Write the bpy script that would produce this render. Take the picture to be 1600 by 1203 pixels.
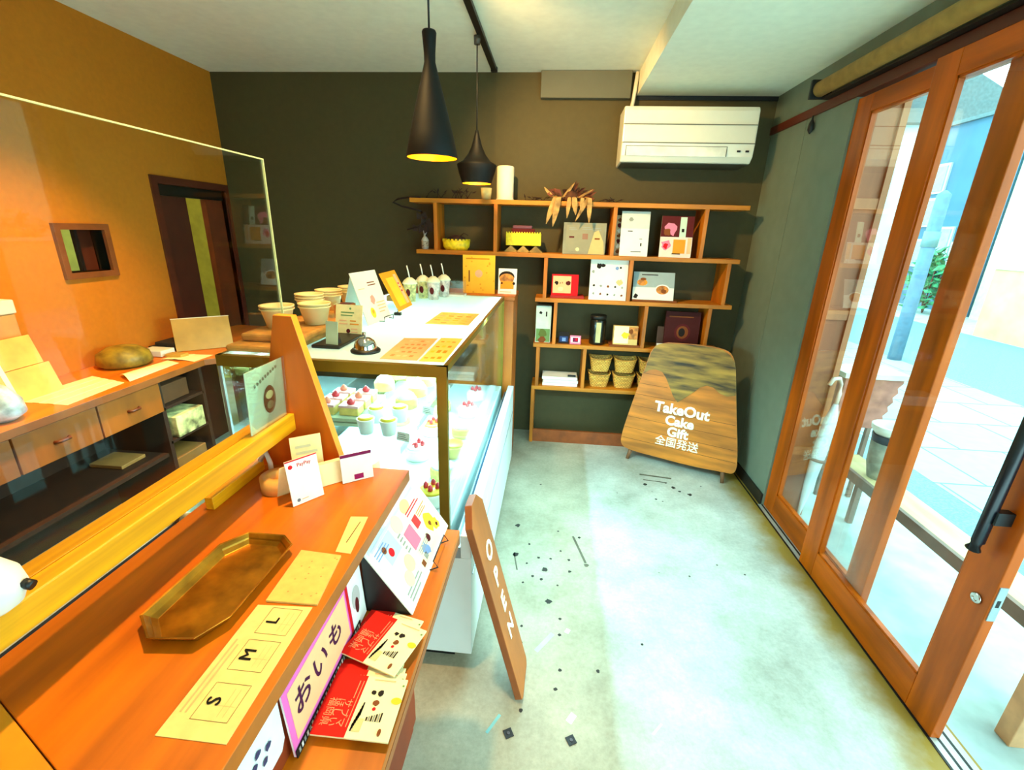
import bpy, bmesh, math, random
from mathutils import Vector, Matrix
random.seed(7)
for o in list(bpy.data.objects): bpy.data.objects.remove(o)
SC = bpy.context.scene
COL = SC.collection
PI = math.pi

# ------------------------------------------------------------------ camera
cd = bpy.data.cameras.new('camera'); cam = bpy.data.objects.new('camera', cd); COL.objects.link(cam)
R = Matrix(((0.99529947, -0.05592998, 0.07906198), (0.09276297, 0.31605668, -0.94419448), (0.02782071, 0.94709029, 0.31975928)))
cam.matrix_world = Matrix.Translation((0, 0, 1.55)) @ R.to_4x4()
cd.sensor_width = 36; cd.sensor_fit = 'HORIZONTAL'; cd.lens = 36 * 712.5 / 1600
cd.clip_start = .02; cd.clip_end = 200
SC.camera = cam
SC.view_settings.view_transform = 'Standard'; SC.view_settings.look = 'None'
SC.view_settings.exposure = .95; SC.view_settings.gamma = 1; SC.view_settings.use_curve_mapping = False

# ------------------------------------------------------------------ world and lights
def s2l(c): return tuple(((x/255)/12.92 if x/255 <= .04045 else ((x/255+.055)/1.055)**2.4) for x in c)
W = bpy.data.worlds.new('World'); SC.world = W; W.use_nodes = True
bg = W.node_tree.nodes['Background']; bg.inputs[0].default_value = (.56, .94, .98, 1); bg.inputs[1].default_value = 3.4
def lamp(name, kind, loc, energy, color, look=None, **kw):
    l = bpy.data.lights.new(name, kind); l.energy = energy; l.color = color
    for k, v in kw.items(): setattr(l, k, v)
    o = bpy.data.objects.new(name, l); COL.objects.link(o); o.location = loc
    if look is not None:
        o.rotation_euler = (Vector(look) - Vector(loc)).to_track_quat('-Z', 'Y').to_euler()
    return o
WARM = (1.0, .62, .22)
# ceiling spots over the staff side and the counter
lamp('spot_staff', 'SPOT', (-1.5, 1.9, 2.48), 95, WARM, (-2.2, 1.9, .6), spot_size=math.radians(75), spot_blend=.9, shadow_soft_size=.05)
lamp('spot_staff_near', 'SPOT', (-1.5, .9, 2.48), 70, WARM, (-2.2, 1.0, .6), spot_size=math.radians(75), spot_blend=.9, shadow_soft_size=.05)
lamp('spot_counter', 'SPOT', (-.45, 1.0, 2.42), 62, WARM, (-.6, .65, .9), spot_size=math.radians(75), spot_blend=.7, shadow_soft_size=.04)
lamp('spot_case', 'SPOT', (-.7, 1.5, 2.42), 30, WARM, (-.75, 2.0, 1.1), spot_size=math.radians(80), spot_blend=.8, shadow_soft_size=.04)
lamp('spot_shelf', 'SPOT', (-.45, 2.1, 2.46), 85, WARM, (.25, 3.4, 1.75), spot_size=math.radians(85), spot_blend=.9, shadow_soft_size=.04)
lamp('pendant_bulb_tall', 'POINT', (-.455, 1.75, 1.86), 10, WARM, shadow_soft_size=.03)
lamp('pendant_bulb_wide', 'POINT', (-.47, 2.8, 1.86), 10, WARM, shadow_soft_size=.03)

# ------------------------------------------------------------------ materials
MATS = {}
def mat(name, rgb, rough=.6, metal=0, var=.08, scale=12, stretch=(1, 1, 1), bump=0.0, spec=.5, emit=None, estr=0, detail=4, c2=None, coat=0):
    if name in MATS: return MATS[name]
    m = bpy.data.materials.new(name); m.use_nodes = True; nt = m.node_tree; N = nt.nodes; L = nt.links
    b = N['Principled BSDF']; b.inputs['Roughness'].default_value = rough; b.inputs['Metallic'].default_value = metal
    b.inputs['Specular IOR Level'].default_value = spec; b.inputs['Coat Weight'].default_value = coat
    c = s2l(rgb); 
    d = tuple(x*(1-var*2.2) for x in c) if c2 is None else s2l(c2)
    h = tuple(min(1, x*(1+var)) for x in c)
    tc = N.new('ShaderNodeTexCoord'); mp = N.new('ShaderNodeMapping'); mp.inputs['Scale'].default_value = stretch
    nz = N.new('ShaderNodeTexNoise'); nz.inputs['Scale'].default_value = scale; nz.inputs['Detail'].default_value = detail
    cr = N.new('ShaderNodeValToRGB'); cr.color_ramp.elements[0].position = .32; cr.color_ramp.elements[1].position = .68
    cr.color_ramp.elements[0].color = (*d, 1); cr.color_ramp.elements[1].color = (*h, 1)
    L.new(tc.outputs['Object'], mp.inputs[0]); L.new(mp.outputs[0], nz.inputs[0]); L.new(nz.outputs[0], cr.inputs[0]); L.new(cr.outputs[0], b.inputs['Base Color'])
    if bump:
        bp = N.new('ShaderNodeBump'); bp.inputs['Strength'].default_value = bump; bp.inputs['Distance'].default_value = .01
        L.new(nz.outputs[0], bp.inputs['Height']); L.new(bp.outputs[0], b.inputs['Normal'])
    if emit is not None:
        b.inputs['Emission Color'].default_value = (*s2l(emit), 1); b.inputs['Emission Strength'].default_value = estr
    MATS[name] = m; return m
def ink(name, rgb): return mat('ink_' + name, rgb, rough=.7, var=.02, scale=30, spec=.2)
def glass(name, tint=(1, 1, 1), gloss=.08, rough=0.0, k=.55):
    if name in MATS: return MATS[name]
    m = bpy.data.materials.new(name); m.use_nodes = True; nt = m.node_tree; N = nt.nodes; L = nt.links; N.clear()
    out = N.new('ShaderNodeOutputMaterial'); mx = N.new('ShaderNodeMixShader'); t = N.new('ShaderNodeBsdfTransparent'); g = N.new('ShaderNodeBsdfGlossy')
    t.inputs[0].default_value = (*tint, 1); g.inputs['Roughness'].default_value = rough
    fr = N.new('ShaderNodeLayerWeight'); fr.inputs[0].default_value = .15
    ml = N.new('ShaderNodeMath'); ml.operation = 'MULTIPLY_ADD'; ml.inputs[1].default_value = k; ml.inputs[2].default_value = gloss*.4; ml.use_clamp = True
    L.new(fr.outputs['Fresnel'], ml.inputs[0]); L.new(ml.outputs[0], mx.inputs[0]); L.new(t.outputs[0], mx.inputs[1]); L.new(g.outputs[0], mx.inputs[2]); L.new(mx.outputs[0], out.inputs[0])
    MATS[name] = m; return m

WOOD = mat('counter_wood', (214, 108, 4), .42, var=.2, scale=3.2, stretch=(5, .7, 3), spec=.35)
WOODX = mat('shelf_wood', (200, 122, 12), .5, var=.18, scale=3, stretch=(.8, 6, 6))
RAILW = mat('rail_wood', (252, 166, 8), .4, var=.14, scale=4, stretch=(14, .5, 14), coat=.2)
BRACK = mat('bracket_wood', (214, 98, 2), .45, var=.12, scale=3, stretch=(5, 3, .8))
DWOOD = mat('dark_wood', (110, 40, 14), .5, var=.15, scale=3, stretch=(4, 1, 1))
DOORW = mat('door_wood', (190, 84, 2), .35, var=.18, scale=3, stretch=(5, 5, .6), spec=.25)
DOORH = mat('door_wood_rail', (190, 84, 2), .35, var=.18, scale=3, stretch=(5, .6, 5), spec=.25)
OUTW = mat('outside_wood', (156, 88, 46), .6, var=.12, scale=3, stretch=(4, 4, .5))
SIGNW = mat('sign_board_wood', (208, 120, 30), .45, var=.2, scale=2.2, stretch=(1.2, 2, 9))
BARK = mat('sign_dark_wood', (164, 124, 44), .5, var=.3, c2=(46, 32, 8), scale=2.5, stretch=(1.5, 2, 11))
OPENW = mat('open_board_wood', (188, 102, 34), .5, var=.12, scale=3, stretch=(3, 3, .8))
CABW = mat('cabinet_wood', (190, 100, 14), .5, var=.16, scale=3, stretch=(5, 1, 1))
WHITE = mat('white_paper', (236, 236, 226), .6, var=.02)
CREAM = mat('cream_paper', (246, 226, 160), .7, var=.03, scale=60)
OFFW = mat('off_white', (226, 222, 206), .5, var=.03)
BLACK = mat('black_paint', (12, 12, 12), .45, var=.1)
GOLD = mat('brass_frame', (150, 124, 40), .35, metal=.7, var=.06)
BRASS = mat('brass_tray', (176, 120, 26), .3, metal=.75, var=.25, scale=20)
CHROME = mat('chrome', (200, 200, 200), .12, metal=1, var=.02)
STEEL = mat('brushed_steel', (170, 180, 184), .35, metal=.6, var=.05)
GLASS = glass('clear_glass', (.97, 1, .99), .04)
PGLASS = glass('partition_glass', (.98, 1, .98), .03, k=.22)
ACRY = glass('acrylic_sheet', (.96, .98, .94), .16)
def sheen_top_glass():  # white mixed into clear glass for ceiling reflection and case light
    m = bpy.data.materials.new('sheen_top'); m.use_nodes = True; nt = m.node_tree; N = nt.nodes; L = nt.links; N.clear()
    out = N.new('ShaderNodeOutputMaterial'); a = N.new('ShaderNodeMixShader'); c = N.new('ShaderNodeMixShader'); t = N.new('ShaderNodeBsdfTransparent'); tl = N.new('ShaderNodeBsdfTranslucent'); d = N.new('ShaderNodeBsdfDiffuse'); g = N.new('ShaderNodeBsdfGlossy'); e = N.new('ShaderNodeMixShader')
    tl.inputs[0].default_value = (.85, .95, .93, 1); d.inputs[0].default_value = (.8, .86, .84, 1); g.inputs['Roughness'].default_value = .05
    a.inputs[0].default_value = .45; L.new(tl.outputs[0], a.inputs[1]); L.new(d.outputs[0], a.inputs[2])
    c.inputs[0].default_value = .75; L.new(t.outputs[0], c.inputs[1]); L.new(a.outputs[0], c.inputs[2])
    e.inputs[0].default_value = .06; L.new(c.outputs[0], e.inputs[1]); L.new(g.outputs[0], e.inputs[2]); L.new(e.outputs[0], out.inputs[0]); return m
SHEEN = sheen_top_glass()
DGLASS = glass('door_glass', (.97, 1, 1), .03, k=.3)

# ------------------------------------------------------------------ mesh builder
class B:
    def __init__(s): s.bm = bmesh.new(); s.mats = []
    def mi(s, m):
        if m not in s.mats: s.mats.append(m)
        return s.mats.index(m)
    def face(s, pts, m, M=None):
        vs = [s.bm.verts.new((M @ Vector(p)) if M is not None else p) for p in pts]
        f = s.bm.faces.new(vs); f.material_index = s.mi(m); return f
    def box(s, x0, x1, y0, y1, z0, z1, m, M=None):
        p = [(x, y, z) for z in (z0, z1) for y in (y0, y1) for x in (x0, x1)]
        vs = [s.bm.verts.new((M @ Vector(q)) if M is not None else q) for q in p]
        for idx in ((0, 2, 3, 1), (4, 5, 7, 6), (0, 1, 5, 4), (2, 6, 7, 3), (0, 4, 6, 2), (1, 3, 7, 5)):
            f = s.bm.faces.new([vs[i] for i in idx]); f.material_index = s.mi(m)
        return s
    def prism(s, pts, z0, z1, m, M=None, mside=None, mbot=None):
        T = M if M is not None else Matrix()
        a = [s.bm.verts.new(T @ Vector((x, y, z0))) for x, y in pts]; b = [s.bm.verts.new(T @ Vector((x, y, z1))) for x, y in pts]
        n = len(pts)
        f = s.bm.faces.new(b); f.material_index = s.mi(m)
        f = s.bm.faces.new(a[::-1]); f.material_index = s.mi(mbot or mside or m)
        for i in range(n):
            f = s.bm.faces.new((a[i], a[(i+1) % n], b[(i+1) % n], b[i])); f.material_index = s.mi(mside or m)
        return s
    def lathe(s, prof, m, M=None, seg=32, cap0=True, cap1=True, squash=1):
        T = M if M is not None else Matrix(); rings = []
        for r, z in prof:
            rings.append([s.bm.verts.new(T @ Vector((r*math.cos(2*PI*k/seg), squash*r*math.sin(2*PI*k/seg), z))) for k in range(seg)])
        for a, b in zip(rings, rings[1:]):
            for k in range(seg):
                f = s.bm.faces.new((a[k], a[(k+1) % seg], b[(k+1) % seg], b[k])); f.material_index = s.mi(m); f.smooth = True
        if cap0: f = s.bm.faces.new(rings[0][::-1]); f.material_index = s.mi(m)
        if cap1: f = s.bm.faces.new(rings[-1]); f.material_index = s.mi(m)
        return s
    def tube(s, path, r, m, seg=10, M=None, radii=None):
        P = [Vector(p) for p in path]
        if M is not None: P = [M @ p for p in P]
        rings = []
        up = Vector((0, 0, 1))
        for i, p in enumerate(P):
            d = (P[min(i+1, len(P)-1)] - P[max(i-1, 0)]).normalized()
            a = d.cross(up)
            if a.length < .05: a = d.cross(Vector((1, 0, 0)))
            a.normalize(); b = d.cross(a)
            rr = radii[i] if radii else r
            rings.append([s.bm.verts.new(p + (a*math.cos(2*PI*k/seg) + b*math.sin(2*PI*k/seg))*rr) for k in range(seg)])
        for a, b in zip(rings, rings[1:]):
            for k in range(seg):
                f = s.bm.faces.new((a[k], a[(k+1) % seg], b[(k+1) % seg], b[k])); f.material_index = s.mi(m); f.smooth = True
        f = s.bm.faces.new(rings[0][::-1]); f.material_index = s.mi(m); f = s.bm.faces.new(rings[-1]); f.material_index = s.mi(m)
        return s
    def text(s, body, size, m, M, align='CENTER', thick=0, bold=0):
        c = bpy.data.curves.new('t', 'FONT'); c.body = body; c.size = size; c.align_x = align; c.align_y = 'CENTER'; c.extrude = thick; c.offset = bold
        c.resolution_u = 3
        o = bpy.data.objects.new('t', c); COL.objects.link(o); bpy.context.view_layer.update()
        me = bpy.data.meshes.new_from_object(o.evaluated_get(bpy.context.evaluated_depsgraph_get()))
        vs = [s.bm.verts.new(M @ v.co) for v in me.vertices]
        for p in me.polygons:
            try: f = s.bm.faces.new([vs[i] for i in p.vertices]); f.material_index = s.mi(m)
            except ValueError: pass
        bpy.data.objects.remove(o); bpy.data.curves.remove(c); bpy.data.meshes.remove(me)
        return s
    # print on a card: M maps (u,v,n)
    def rect(s, u0, v0, u1, v1, m, M, z=.0006):
        s.face([(u0, v0, z), (u1, v0, z), (u1, v1, z), (u0, v1, z)], m, M); return s
    def disc(s, u, v, r, m, M, z=.0007, ry=None, seg=20):
        ry = ry or r
        s.face([(u+r*math.cos(2*PI*k/seg), v+ry*math.sin(2*PI*k/seg), z) for k in range(seg)], m, M); return s
    def lines(s, u0, v0, u1, v1, n, m, M, z=.0006, fill=.4, ragged=.35):
        h = (v1-v0)/n
        for i in range(n):
            w = (u1-u0)*(1-ragged*random.random())
            s.rect(u0, v0+i*h+h*.3, u0+w, v0+i*h+h*.3+h*fill, m, M, z)
        return s
    def blob(s, u, v, r, m, M, z=.0008, seg=12):
        s.face([(u+r*(.6+.5*random.random())*math.cos(2*PI*k/seg), v+r*(.6+.5*random.random())*math.sin(2*PI*k/seg), z) for k in range(seg)], m, M); return s
    def build(s, name, parent=None, bevel=0, loc=None):
        bmesh.ops.recalc_face_normals(s.bm, faces=[f for f in s.bm.faces if len(f.verts) > 0 and not getattr(f, 'noflip', False)]) if not getattr(s, 'keep', False) else None
        me = bpy.data.meshes.new(name); s.bm.to_mesh(me); s.bm.free()
        for m in s.mats: me.materials.append(m)
        o = bpy.data.objects.new(name, me); COL.objects.link(o)
        if bevel:
            bv = o.modifiers.new('bevel', 'BEVEL'); bv.width = bevel; bv.segments = 2; bv.limit_method = 'ANGLE'; bv.angle_limit = math.radians(40)
        if parent is not None:
            o.parent = parent; o.matrix_parent_inverse = parent.matrix_world.inverted()
        return o
def tag(o, label, cat, group=None):
    o['label'] = label; o['category'] = cat
    if group: o['group'] = group
    return o
def thing(name, label, cat, loc=(0, 0, 0), group=None, rz=0):
    o = bpy.data.objects.new(name, None); COL.objects.link(o); o.empty_display_size = .05
    o.matrix_world = Matrix.Translation(loc) @ Matrix.Rotation(rz, 4, 'Z')
    bpy.context.view_layer.update()
    return tag(o, label, cat, group)
def struct(b, name, bevel=0):
    o = b.build(name, None, bevel); o['kind'] = 'structure'; return o
def frame(o, u, v):
    u = Vector(u).normalized(); v = Vector(v); v = (v - u*v.dot(u)).normalized(); n = u.cross(v)
    M = Matrix.Identity(4)
    for i in range(3): M[i][0] = u[i]; M[i][1] = v[i]; M[i][2] = n[i]; M[i][3] = o[i]
    return M
def T(x, y, z, rz=0): return Matrix.Translation((x, y, z)) @ Matrix.Rotation(rz, 4, 'Z')
def child(p, name, b, bevel=0): return b.build(name, p, bevel)

# ------------------------------------------------------------------ setting
YB = 3.45; XR = 1.345; XL = -2.44; ZC = 2.53; ZS = 2.40; XS = .465; YF = -1.6
def floor_material():
    m = bpy.data.materials.new('concrete_floor'); m.use_nodes = True; nt = m.node_tree; N = nt.nodes; L = nt.links
    b = N['Principled BSDF']; b.inputs['Roughness'].default_value = .5; b.inputs['Specular IOR Level'].default_value = .35
    tc = N.new('ShaderNodeTexCoord')
    def noise(sc, det, rough=.5):
        n = N.new('ShaderNodeTexNoise'); n.inputs['Scale'].default_value = sc; n.inputs['Detail'].default_value = det; n.inputs['Roughness'].default_value = rough; L.new(tc.outputs['Object'], n.inputs[0]); return n
    def ramp(src, p0, c0, p1, c1):
        r = N.new('ShaderNodeValToRGB'); r.color_ramp.elements[0].position = p0; r.color_ramp.elements[1].position = p1; r.color_ramp.elements[0].color = (*c0, 1); r.color_ramp.elements[1].color = (*c1, 1); L.new(src, r.inputs[0]); return r
    def mix(fac, a, c, mode='MIX'):
        x = N.new('ShaderNodeMix'); x.data_type = 'RGBA'; x.blend_type = mode
        if isinstance(fac, float): x.inputs[0].default_value = fac
        else: L.new(fac, x.inputs[0])
        L.new(a, x.inputs[6]); L.new(c, x.inputs[7]); return x.outputs[2]
    base = ramp(noise(2.6, 8, .65).outputs[0], .3, s2l((166, 162, 146)), .7, s2l((222, 220, 208)))
    fine = ramp(noise(60, 6, .7).outputs[0], .25, (.62, .62, .58), .62, (1, 1, 1))
    c = mix(.55, base.outputs[0], fine.outputs[0], 'MULTIPLY')
    # browner tone left of a wavy line along the room
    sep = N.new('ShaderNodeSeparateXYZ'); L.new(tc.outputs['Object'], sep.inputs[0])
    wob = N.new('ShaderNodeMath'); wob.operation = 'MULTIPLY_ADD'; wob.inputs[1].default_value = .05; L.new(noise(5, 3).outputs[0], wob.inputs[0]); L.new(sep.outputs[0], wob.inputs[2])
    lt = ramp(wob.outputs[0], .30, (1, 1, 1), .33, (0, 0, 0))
    old = N.new('ShaderNodeRGB'); old.outputs[0].default_value = (.80, .74, .62, 1)  # brown tint multiplied in left of the wavy line
    brown_c = mix(1.0, c, old.outputs[0], 'MULTIPLY')
    c = mix(lt.outputs[0], c, brown_c)
    # rusty grime along the door track
    gm = N.new('ShaderNodeMath'); gm.operation = 'MULTIPLY_ADD'; gm.inputs[1].default_value = .22; L.new(noise(6, 5, .6).outputs[0], gm.inputs[0]); L.new(sep.outputs[0], gm.inputs[2])
    gr = ramp(gm.outputs[0], .0, (0, 0, 0), 1, (1, 1, 1)); gr.color_ramp.elements[0].position = .0
    mr = N.new('ShaderNodeMapRange'); mr.inputs[1].default_value = 1.26; mr.inputs[2].default_value = 1.40; L.new(gm.outputs[0], mr.inputs[0])
    gcol = N.new('ShaderNodeRGB'); gcol.outputs[0].default_value = (.33, .2, .03, 1)
    c = mix(mr.outputs[0], c, gcol.outputs[0])
    # dark pits
    vo = N.new('ShaderNodeTexVoronoi'); vo.inputs['Scale'].default_value = 9; L.new(tc.outputs['Object'], vo.inputs[0])
    pit = ramp(vo.outputs[0], .035, (.12, .1, .08), .06, (1, 1, 1))
    pm = ramp(noise(1.7, 2).outputs[0], .5, (0, 0, 0), .54, (1, 1, 1))
    c = mix(pm.outputs[0], c, mix(1.0, c, pit.outputs[0], 'MULTIPLY'))
    L.new(c, b.inputs['Base Color'])
    bp = N.new('ShaderNodeBump'); bp.inputs['Strength'].default_value = .15; L.new(noise(40, 5).outputs[0], bp.inputs['Height']); L.new(bp.outputs[0], b.inputs['Normal'])
    return m
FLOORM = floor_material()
ORANGE = mat('orange_wall_paint', (204, 116, 0), .8, var=.03, scale=40, bump=.1)
OLIVE = mat('olive_grey_wall_paint', (76, 68, 34), .75, var=.03, scale=30)
GREYG = mat('grey_green_panel', (120, 130, 112), .6, var=.03)
CEIL = mat('ceiling_plaster', (240, 242, 222), .85, var=.02, scale=20)
TRIMB = mat('trim_brown', (96, 34, 12), .5, var=.15, scale=3, stretch=(5, .5, 5))
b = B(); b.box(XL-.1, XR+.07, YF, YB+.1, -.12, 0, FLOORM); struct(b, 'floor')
b = B(); b.box(XL-.12, XR+.2, YB, YB+.1, -.12, 2.75, OLIVE); struct(b, 'wall_back')
b = B()   # left wall with a hatch window and a doorway
dy0, dy1, dz = 2.80, 3.40, 1.765; wy0, wy1, wz0, wz1 = 2.145, 2.375, 1.285, 1.495
for (y0, y1, z0, z1) in ((YF, wy0, 0, 2.75), (wy0, wy1, 0, wz0), (wy0, wy1, wz1, 2.75), (wy1, dy0, 0, 2.75), (dy0, dy1, dz, 2.75), (dy1, YB, 0, 2.75)):
    b.box(XL-.1, XL, y0, y1, z0, z1, ORANGE)
struct(b, 'wall_left')
b = B(); b.box(XL-1.3, XL-1.2, 1.3, 4.4, 0, 2.6, mat('back_room_paint', (190, 170, 60), .8)); b.box(XL-1.2, XL-.1, 1.3, 1.4, 0, 2.6, DWOOD); b.box(XL-1.2, XL-.1, 4.3, 4.4, 0, 2.6, MATS['back_room_paint']); b.box(XL-1.2, XL-.1, 1.4, 4.3, 2.5, 2.6, CEIL); b.box(XL-1.2, XL-.1, 1.4, 4.3, -.1, 0, FLOORM); struct(b, 'wall_back_room')
lamp('back_room_lamp', 'POINT', (XL-.7, 2.3, 2.2), 7, WARM, shadow_soft_size=.1)
b = B(); b.box(XL-.12, XS, YF-.1, YB+.1, ZC, ZC+.1, CEIL); struct(b, 'ceiling')
b = B(); b.box(XS, XR+.25, YF-.1, YB+.1, ZS, ZC+.1, CEIL); struct(b, 'ceiling_soffit')
b = B()   # right wall: panels beside the doors, strip above them
b.box(XR, XR+.08, 2.555, 2.995, 0, 2.18, GREYG); b.box(XR, XR+.08, 3.0, YB, 0, 2.18, GREYG); b.box(XR, XR+.1, YF, YB, 2.225, ZS, GREYG)
b.box(XR+.012, XR+.07, 2.99, 3.005, 0, 2.18, BLACK)
b.box(XR, XR+.1, YF, -.35, 0, 2.18, GREYG)
struct(b, 'wall_right')
b = B(); b.box(XR-.012, XR+.12, YF, YB-.001, 2.18, 2.225, TRIMB); struct(b, 'trim_1', .003)      # door head rail
b = B(); b.box(XS+.002, XR-.001, YB-.012, YB, 2.375, 2.399, BLACK); struct(b, 'trim_2')
b = B(); b.box(XR-.012, XR, 2.56, 3.44, 0, .07, mat('dark_base', (40, 34, 26), .5)); struct(b, 'baseboard_right')
b = B()   # front wall behind the viewer, with a wide window opening
b.box(XL-.1, -1.2, YF-.1, YF, 0, 2.6, ORANGE); b.box(-1.2, .2, YF-.1, YF, 0, 2.6, ORANGE); b.box(.2, XR+.1, YF-.1, YF, 2.1, 2.6, GREYG); struct(b, 'wall_front')
# door tracks set in the floor
b = B()
for x in (XR-.028, XR+.002, XR+.034): b.box(x-.004, x+.004, -.3, 3.0, 0, .003, BLACK)
b.box(XR-.03, XR+.06, -.3, 2.56, 0, .0015, mat('threshold_metal', (196, 200, 190), .4, metal=.3)); struct(b, 'trim_3')

# ------------------------------------------------------------------ outdoors
def paving():
    m = bpy.data.materials.new('street_paving'); m.use_nodes = True; nt = m.node_tree; N = nt.nodes; L = nt.links
    bs = N['Principled BSDF']; bs.inputs['Roughness'].default_value = .8
    tc = N.new('ShaderNodeTexCoord'); mp = N.new('ShaderNodeMapping'); mp.inputs['Rotation'].default_value = (0, 0, .0); L.new(tc.outputs['Object'], mp.inputs[0])
    br = N.new('ShaderNodeTexBrick'); br.inputs['Scale'].default_value = 1.0; br.inputs['Brick Width'].default_value = .62; br.inputs['Row Height'].default_value = .62; br.inputs['Mortar Size'].default_value = .008; br.offset = 0.5
    br.inputs['Color1'].default_value = (*s2l((150, 186, 186)), 1); br.inputs['Color2'].default_value = (*s2l((158, 192, 192)), 1); br.inputs['Mortar'].default_value = (*s2l((92, 130, 136)), 1)
    L.new(mp.outputs[0], br.inputs[0]); nz = N.new('ShaderNodeTexNoise'); nz.inputs['Scale'].default_value = 14; nz.inputs['Detail'].default_value = 5; L.new(tc.outputs['Object'], nz.inputs[0])
    r = N.new('ShaderNodeValToRGB'); r.color_ramp.elements[0].color = (.8, .8, .8, 1); r.color_ramp.elements[1].color = (1.1, 1.1, 1.1, 1); L.new(nz.outputs[0], r.inputs[0])
    x = N.new('ShaderNodeMix'); x.data_type = 'RGBA'; x.blend_type = 'MULTIPLY'; x.inputs[0].default_value = .8; L.new(br.outputs[0], x.inputs[6]); L.new(r.outputs[0], x.inputs[7]); L.new(x.outputs[2], bs.inputs['Base Color'])
    return m
APRON = mat('apron_concrete', (176, 200, 196), .8, var=.08, scale=9)
ASPH = mat('asphalt', (112, 146, 156), .9, var=.14, scale=70, bump=.2)
b = B(); b.box(1.415, 2.3, -6, 30, -.15, -.05, APRON); struct(b, 'ground_apron')
b = B(); b.box(2.3, 2.75, -6, 30, -.15, -.052, ASPH); b.box(2.75, 5.0, -6, 30, -.15, -.05, paving()); struct(b, 'ground_pavement')
b = B(); b.box(5.0, 7.8, -6, 60, -.15, -.055, ASPH); b.box(7.8, 40, -6, 60, -.15, -.05, APRON); struct(b, 'ground_road')
CREAMW = mat('cream_render', (214, 192, 130), .85, var=.1, scale=3)
w = thing('boundary_wall', 'cream rendered boundary wall across the street', 'wall', (7.9, 6.5, -.05))
b = B(); b.box(7.8, 8.0, 3.0, 9.1, -.05, 1.15, CREAMW); child(w, 'wall_face', b); b = B(); b.box(7.77, 8.03, 3.0, 9.12, 1.15, 1.2, mat('pale_coping', (206, 206, 186), .8)); child(w, 'coping', b)
BLU = mat('blue_grey_cladding', (70, 112, 134), .8, var=.05, scale=2)
PBW = mat('pale_building', (206, 222, 216), .8, var=.04, scale=2)
WPAN = glass('far_window', (.6, .8, .85), .5)
h = thing('apartment_building', 'blue grey building across the street with pale windows', 'building', (12, 13, -.05))
b = B(); b.box(9.6, 14, 11.5, 14.3, -.05, 4.3, BLU); child(h, 'wall', b)
b = B(); b.box(9.5, 14.1, 11.42, 14.38, 4.3, 4.38, mat('grey_parapet', (90, 110, 112), .7)); child(h, 'parapet', b)
for (y0, z0) in ((13.3, 2.75), (13.3, 1.95), (13.3, .95), (12.6, 1.25), (12.0, .9)):
    b = B(); b.box(9.56, 9.61, y0, y0+.55, z0, z0+.7, mat('window_white', (200, 214, 208), .6)); f = child(h, 'window', b)
    b = B(); b.box(9.54, 9.56, y0+.06, y0+.49, z0+.06, z0+.64, mat('pane_pale', (150, 196, 200), .2)); child(f, 'pane', b)
h = thing('pale_house', 'pale house far down the street behind the blue one', 'building', (12, 24, -.05))
b = B(); b.box(9.4, 16, 19, 30, -.05, 5.4, PBW); child(h, 'wall', b)
b = B(); b.prism([(9.1, 5.4), (16.3, 5.4), (12.7, 7.2)], -30.4, -18.6, mat('slate_roof', (96, 108, 108), .8), Matrix(((1, 0, 0, 0), (0, 0, -1, 0), (0, 1, 0, 0), (0, 0, 0, 1)))); child(h, 'roof', b)
for y0 in (20, 22, 24, 26):
    b = B(); b.box(9.35, 9.41, y0, y0+.9, 1.6, 2.8, mat('window_dark', (74, 96, 104), .3)); child(h, 'window', b)
h = thing('street_house', 'tall white house closing the end of the street', 'building', (4, 40, -.05))
b = B(); b.box(1, 8.5, 38, 44, -.05, 6.2, mat('white_far_render', (176, 190, 184), .8)); child(h, 'wall', b)
for x0 in (2, 4, 6):
    b = B(); b.box(x0, x0+1.1, 37.94, 38.01, 3.2, 4.6, MATS['window_dark']); child(h, 'window', b)
h = thing('corner_building', 'pale stuccoed building behind the cream boundary wall', 'building', (11, 6, -.05))
b = B(); b.box(9.4, 14, 2.0, 11.2, -.05, 5.0, mat('stucco', (206, 210, 170), .85, var=.05)); child(h, 'wall', b)
b = B(); b.box(9.35, 9.41, 6.6, 7.9, 1.6, 2.7, MATS['window_dark']); child(h, 'window', b)
p = thing('street_bollard_post', 'blue grey post standing at the kerb', 'post', (4.95, 6.85, -.05))
b = B(); b.lathe([(.085, -.05), (.08, 1.2), (.075, 2.15), (.02, 2.2)], mat('pole_concrete', (96, 128, 150), .8), T(4.95, 6.85, 0), 16); child(p, 'post', b)
b = B(); b.lathe([(.09, 1.5), (.09, 1.7)], mat('pole_band', (110, 140, 140), .6), T(4.95, 6.85, 0), 16); child(p, 'band', b)
LEAF = mat('leaf_green', (50, 150, 96), .6, var=.3, scale=8)
def bush(name, label, c, rx, ry, rz, n, size):
    t = thing(name, label, 'plant', (c[0], c[1], c[2]))
    b = B()
    for i in range(n):
        a = random.random()*2*PI; e = math.acos(1-1.7*random.random()); q = random.random()**.35
        p = Vector((c[0]+rx*q*math.sin(e)*math.cos(a), c[1]+ry*q*math.sin(e)*math.sin(a), max(c[2]+.06, c[2]+rz*(.45+.55*q*math.cos(e)))))
        u = Vector((random.uniform(-1, 1), random.uniform(-1, 1), random.uniform(-.6, 1))).normalized(); v = u.orthogonal().normalized(); s_ = size*random.uniform(.6, 1.2)
        b.face([tuple(p-u*s_), tuple(p+v*s_*.4), tuple(p+u*s_), tuple(p-v*s_*.4)], LEAF)
    child(t, 'foliage', b)
    b = B()
    for k in range(5): b.tube([(c[0], c[1], c[2]), (c[0]+rx*.4*math.cos(k*1.3), c[1]+ry*.4*math.sin(k*1.3), c[2]+rz*.7)], .015, DWOOD, 6)
    child(t, 'stem', b)
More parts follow.
